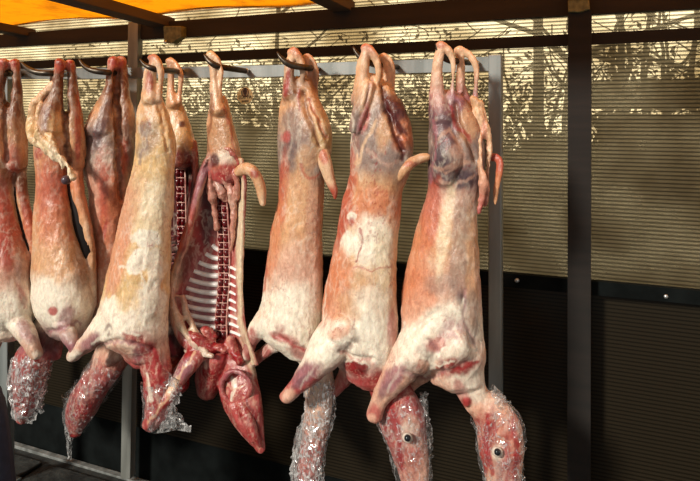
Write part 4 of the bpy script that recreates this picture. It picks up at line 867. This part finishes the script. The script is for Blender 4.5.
# vertebrae are children of the backbone: its origin is the carcass origin
def fY(y):
    l, r_ = rowat(y); t = (spine_x(y) - l) / (r_ - l); return zdepth(t, Y, DP, LIP, SP) - .022
spine_part(R, spine_x, [176 + 7.4 * k + random.uniform(-1, 1) for k in range(25)], fY, 5.4)
part('kidney_fat', [[(213, 150, .0, 3), (224, 147, -.01, 3.4), (233, 153, .0, 3.4), (237, 164, .01, 3)], [(211, 156, 0, 3), (218, 164, 0, 4), (222, 174, .0, 5), (229, 184, .01, 4), (233, 200, .01, 3), (233, 225, .02, 2.5), (231, 250, .03, 1.5)], [(212, 162, .0, 3), (209, 178, .01, 4), (212, 192, .02, 4), (214, 208, .03, 3), (217, 228, .03, 2)], [(232, 166, 0, 3), (236, 180, .0, 3), (237, 200, .0, 2.5)], [(214, 176, .02, 4), (221, 190, .02, 4), (227, 200, .03, 3)]], Y,
     [(140, 'blush'), (165, 'rose'), (185, 'blush'), (220, 'blush')], [(226, 160, 6, 6, 0, 'dred', .8), (216, 170, 4, 5, 0, 'dred', .8), (226, 176, 3, 3, 0, 'red', .7), (221, 165, 5, 3, 0, 'white', .7), (219, 184, 5, 6, 0, 'white', .6)], R, 106, disp=3.0, m='wet', bloody=.5, voxel=.0033)
part('tail', [[(238, 172, .0, 5), (244, 169, -.01, 6.5), (251, 170, -.02, 6.5), (257, 178, -.02, 6), (261, 190, -.02, 5.5), (263, 204, -.02, 3.5)]], Y, [(160, 'tan'), (190, 'tan'), (205, 'bone')], [(255, 174, 5, 4, 30, 'red', .8), (245, 180, 5, 4, 0, 'cream', .7)], R, 107)
part('brisket_bone', [[(171, 288, -.03, 3), (174, 308, -.035, 2.4), (181, 326, -.04, 2.6), (192, 342, -.04, 2.6), (206, 352, -.03, 2)], [(186, 350, -.03, 2.2), (200, 353, -.035, 2), (212, 356, -.03, 1.8)], [(172, 296, -.02, 2), (182, 297, -.01, 2.6), (187, 314, -.01, 2.6), (197, 334, -.02, 2.4)], [(178, 320, -.03, 1.6), (186, 318, -.02, 1.6)], [(184, 333, -.03, 1.6), (193, 328, -.02, 1.6)]], Y,
     [(290, 'blush'), (330, 'cream'), (360, 'white')], [(190, 345, 20, 9, 10, 'BLOOD', .5)], R, 108, disp=1.6, m='wet', bloody=.35, voxel=.0033)
part('clotted_flesh', [[(190, 334, -.02, 4), (200, 342, -.02, 6), (212, 347, -.01, 6), (224, 350, .0, 5)], [(205, 330, .01, 4), (214, 338, .01, 5)], [(228, 340, .02, 4), (234, 352, .01, 5), (240, 362, 0, 4)]], Y, [(330, 'red'), (360, 'red')], [], R, 111, disp=2.4, m='wet', bloody=1.)
part('skull_lining', [[(222, 380, -.01, 2), (232, 371, -.015, 2.2), (245, 375, -.015, 2.2), (251, 388, -.012, 2), (244, 401, -.01, 1.8)], [(222, 380, -.01, 2), (222, 392, -.01, 2), (230, 403, -.01, 1.6)]], Y - .01,
     [(370, 'mauve'), (400, 'rose')], [], R, 109, disp=1.3, m='wet', bloody=.4)
part('jaw_muscle', [[(240, 402, -.02, 6), (248, 420, -.03, 6), (255, 436, -.03, 4), (260, 446, -.02, 2)], [(232, 404, -.02, 5), (242, 422, -.03, 5), (252, 440, -.03, 3)]], Y, [(400, 'rose'), (450, 'rose')], [(244, 415, 6, 30, -25, 'BLOOD', .9)], R, 110, m='wet')

# E, behind D and F
Y = 2.00; R = carcass('opened_lamb_carcass', 182, Y, 'small opened carcass with dark red inside, half hidden behind the yellowish whole one')
rowsE = [(140, 160, 194), (165, 152, 196), (200, 146, 193), (240, 142, 192), (280, 140, 190), (320, 142, 192), (350, 148, 192), (375, 160, 190)]
mb = MB()
leg_bone(mb, (170, 60), [(171, 74, 3.4), (171, 90, 4), (173, 104, 7)], [(175, 64, 3), (181, 75, 2.6), (180, 90, 2), (179, 102, 4)], Y, -.01, 4)
trunk(mb, [(102, 167, 182), (115, 163, 187), (130, 162, 192), (145, 162, 195), (156, 163, 196)], Y, .8, .02)
shell(mb, rowsE, Y, .10, .013, -.02, .75)
limb(mb, [(194, 150, 0, 4), (196, 170, 0, 4), (193, 200, 0, 3.5), (192, 240, 0, 3.5), (190, 300, 0, 4)], Y)
limb(mb, [(172, 370, .02, 14), (180, 385, .03, 10)], Y)
body('body', mb, [(50, 'bone'), (70, 'bone'), (100, 'tan'), (140, 'yellow'), (152, 'dred'), (200, 'dred'), (240, 'dred'), (330, 'dred'), (380, 'red')],
     [(182, 124, 3, 3, 0, 'dred', .9), (195, 155, 3, 30, 0, 'redfl', .7), (180, 160, 12, 10, 0, 'BLOOD', .6), (182, 165, 6, 10, 0, 'brown', .7)], R, 9, voxel=.0045, disp=.6, m='wet', smooth=2)
def sxE(y): return np.interp(y, [170, 260, 360], [181, 183, 180])
spine_part(R, sxE, [170 + 8 * k + random.uniform(-1.2, 1.2) for k in range(21)], lambda y: Y + .05, 4.2)
M['ribsd'] = noisy('dark_rib', tuple(lin((120, 70, 70))), tuple(lin((170, 120, 115))), 60, .35, 0, .3, .002)
for k in range(10):
    y0 = 236 + k * 9; mb = MB(); mb.tube([at(x, y0 + (176 - x) * .25 * .6, Y + .05 - (176 - x) * .0016) for x in (176, 171, 166, 160, 154)], .005, 8); mb.build('rib', M['ribsd'], R, True)

# ============================================================ dark navy garment at the left edge
mb = MB(); rings = []
for k in range(24):
    py = 345 + k * 14; Yg = 1.35
    ex = np.interp(py, [345, 380, 440, 481, 660], [-19, -12, -4, 1, 6])
    p, u, v = uvw(ex - 40, py, Yg); R_ = u.length * 40 * math.sin(min(1, (k + .4) / 5) * math.pi / 2); row = []
    for t in range(36):
        a = 2 * math.pi * t / 36; rr = R_ * (1 + .05 * math.sin(a * 5 + k * .15) + .02 * math.sin(a * 11))
        row.append((p.x + rr * math.cos(a), p.y + rr * .7 * math.sin(a), p.z))
    rings.append(row)
mb.grid(rings)
tag(mb.build('navy_garment', M['navy'], smooth=True), 'dark navy cloth garment at the lower left edge', 'cloth')
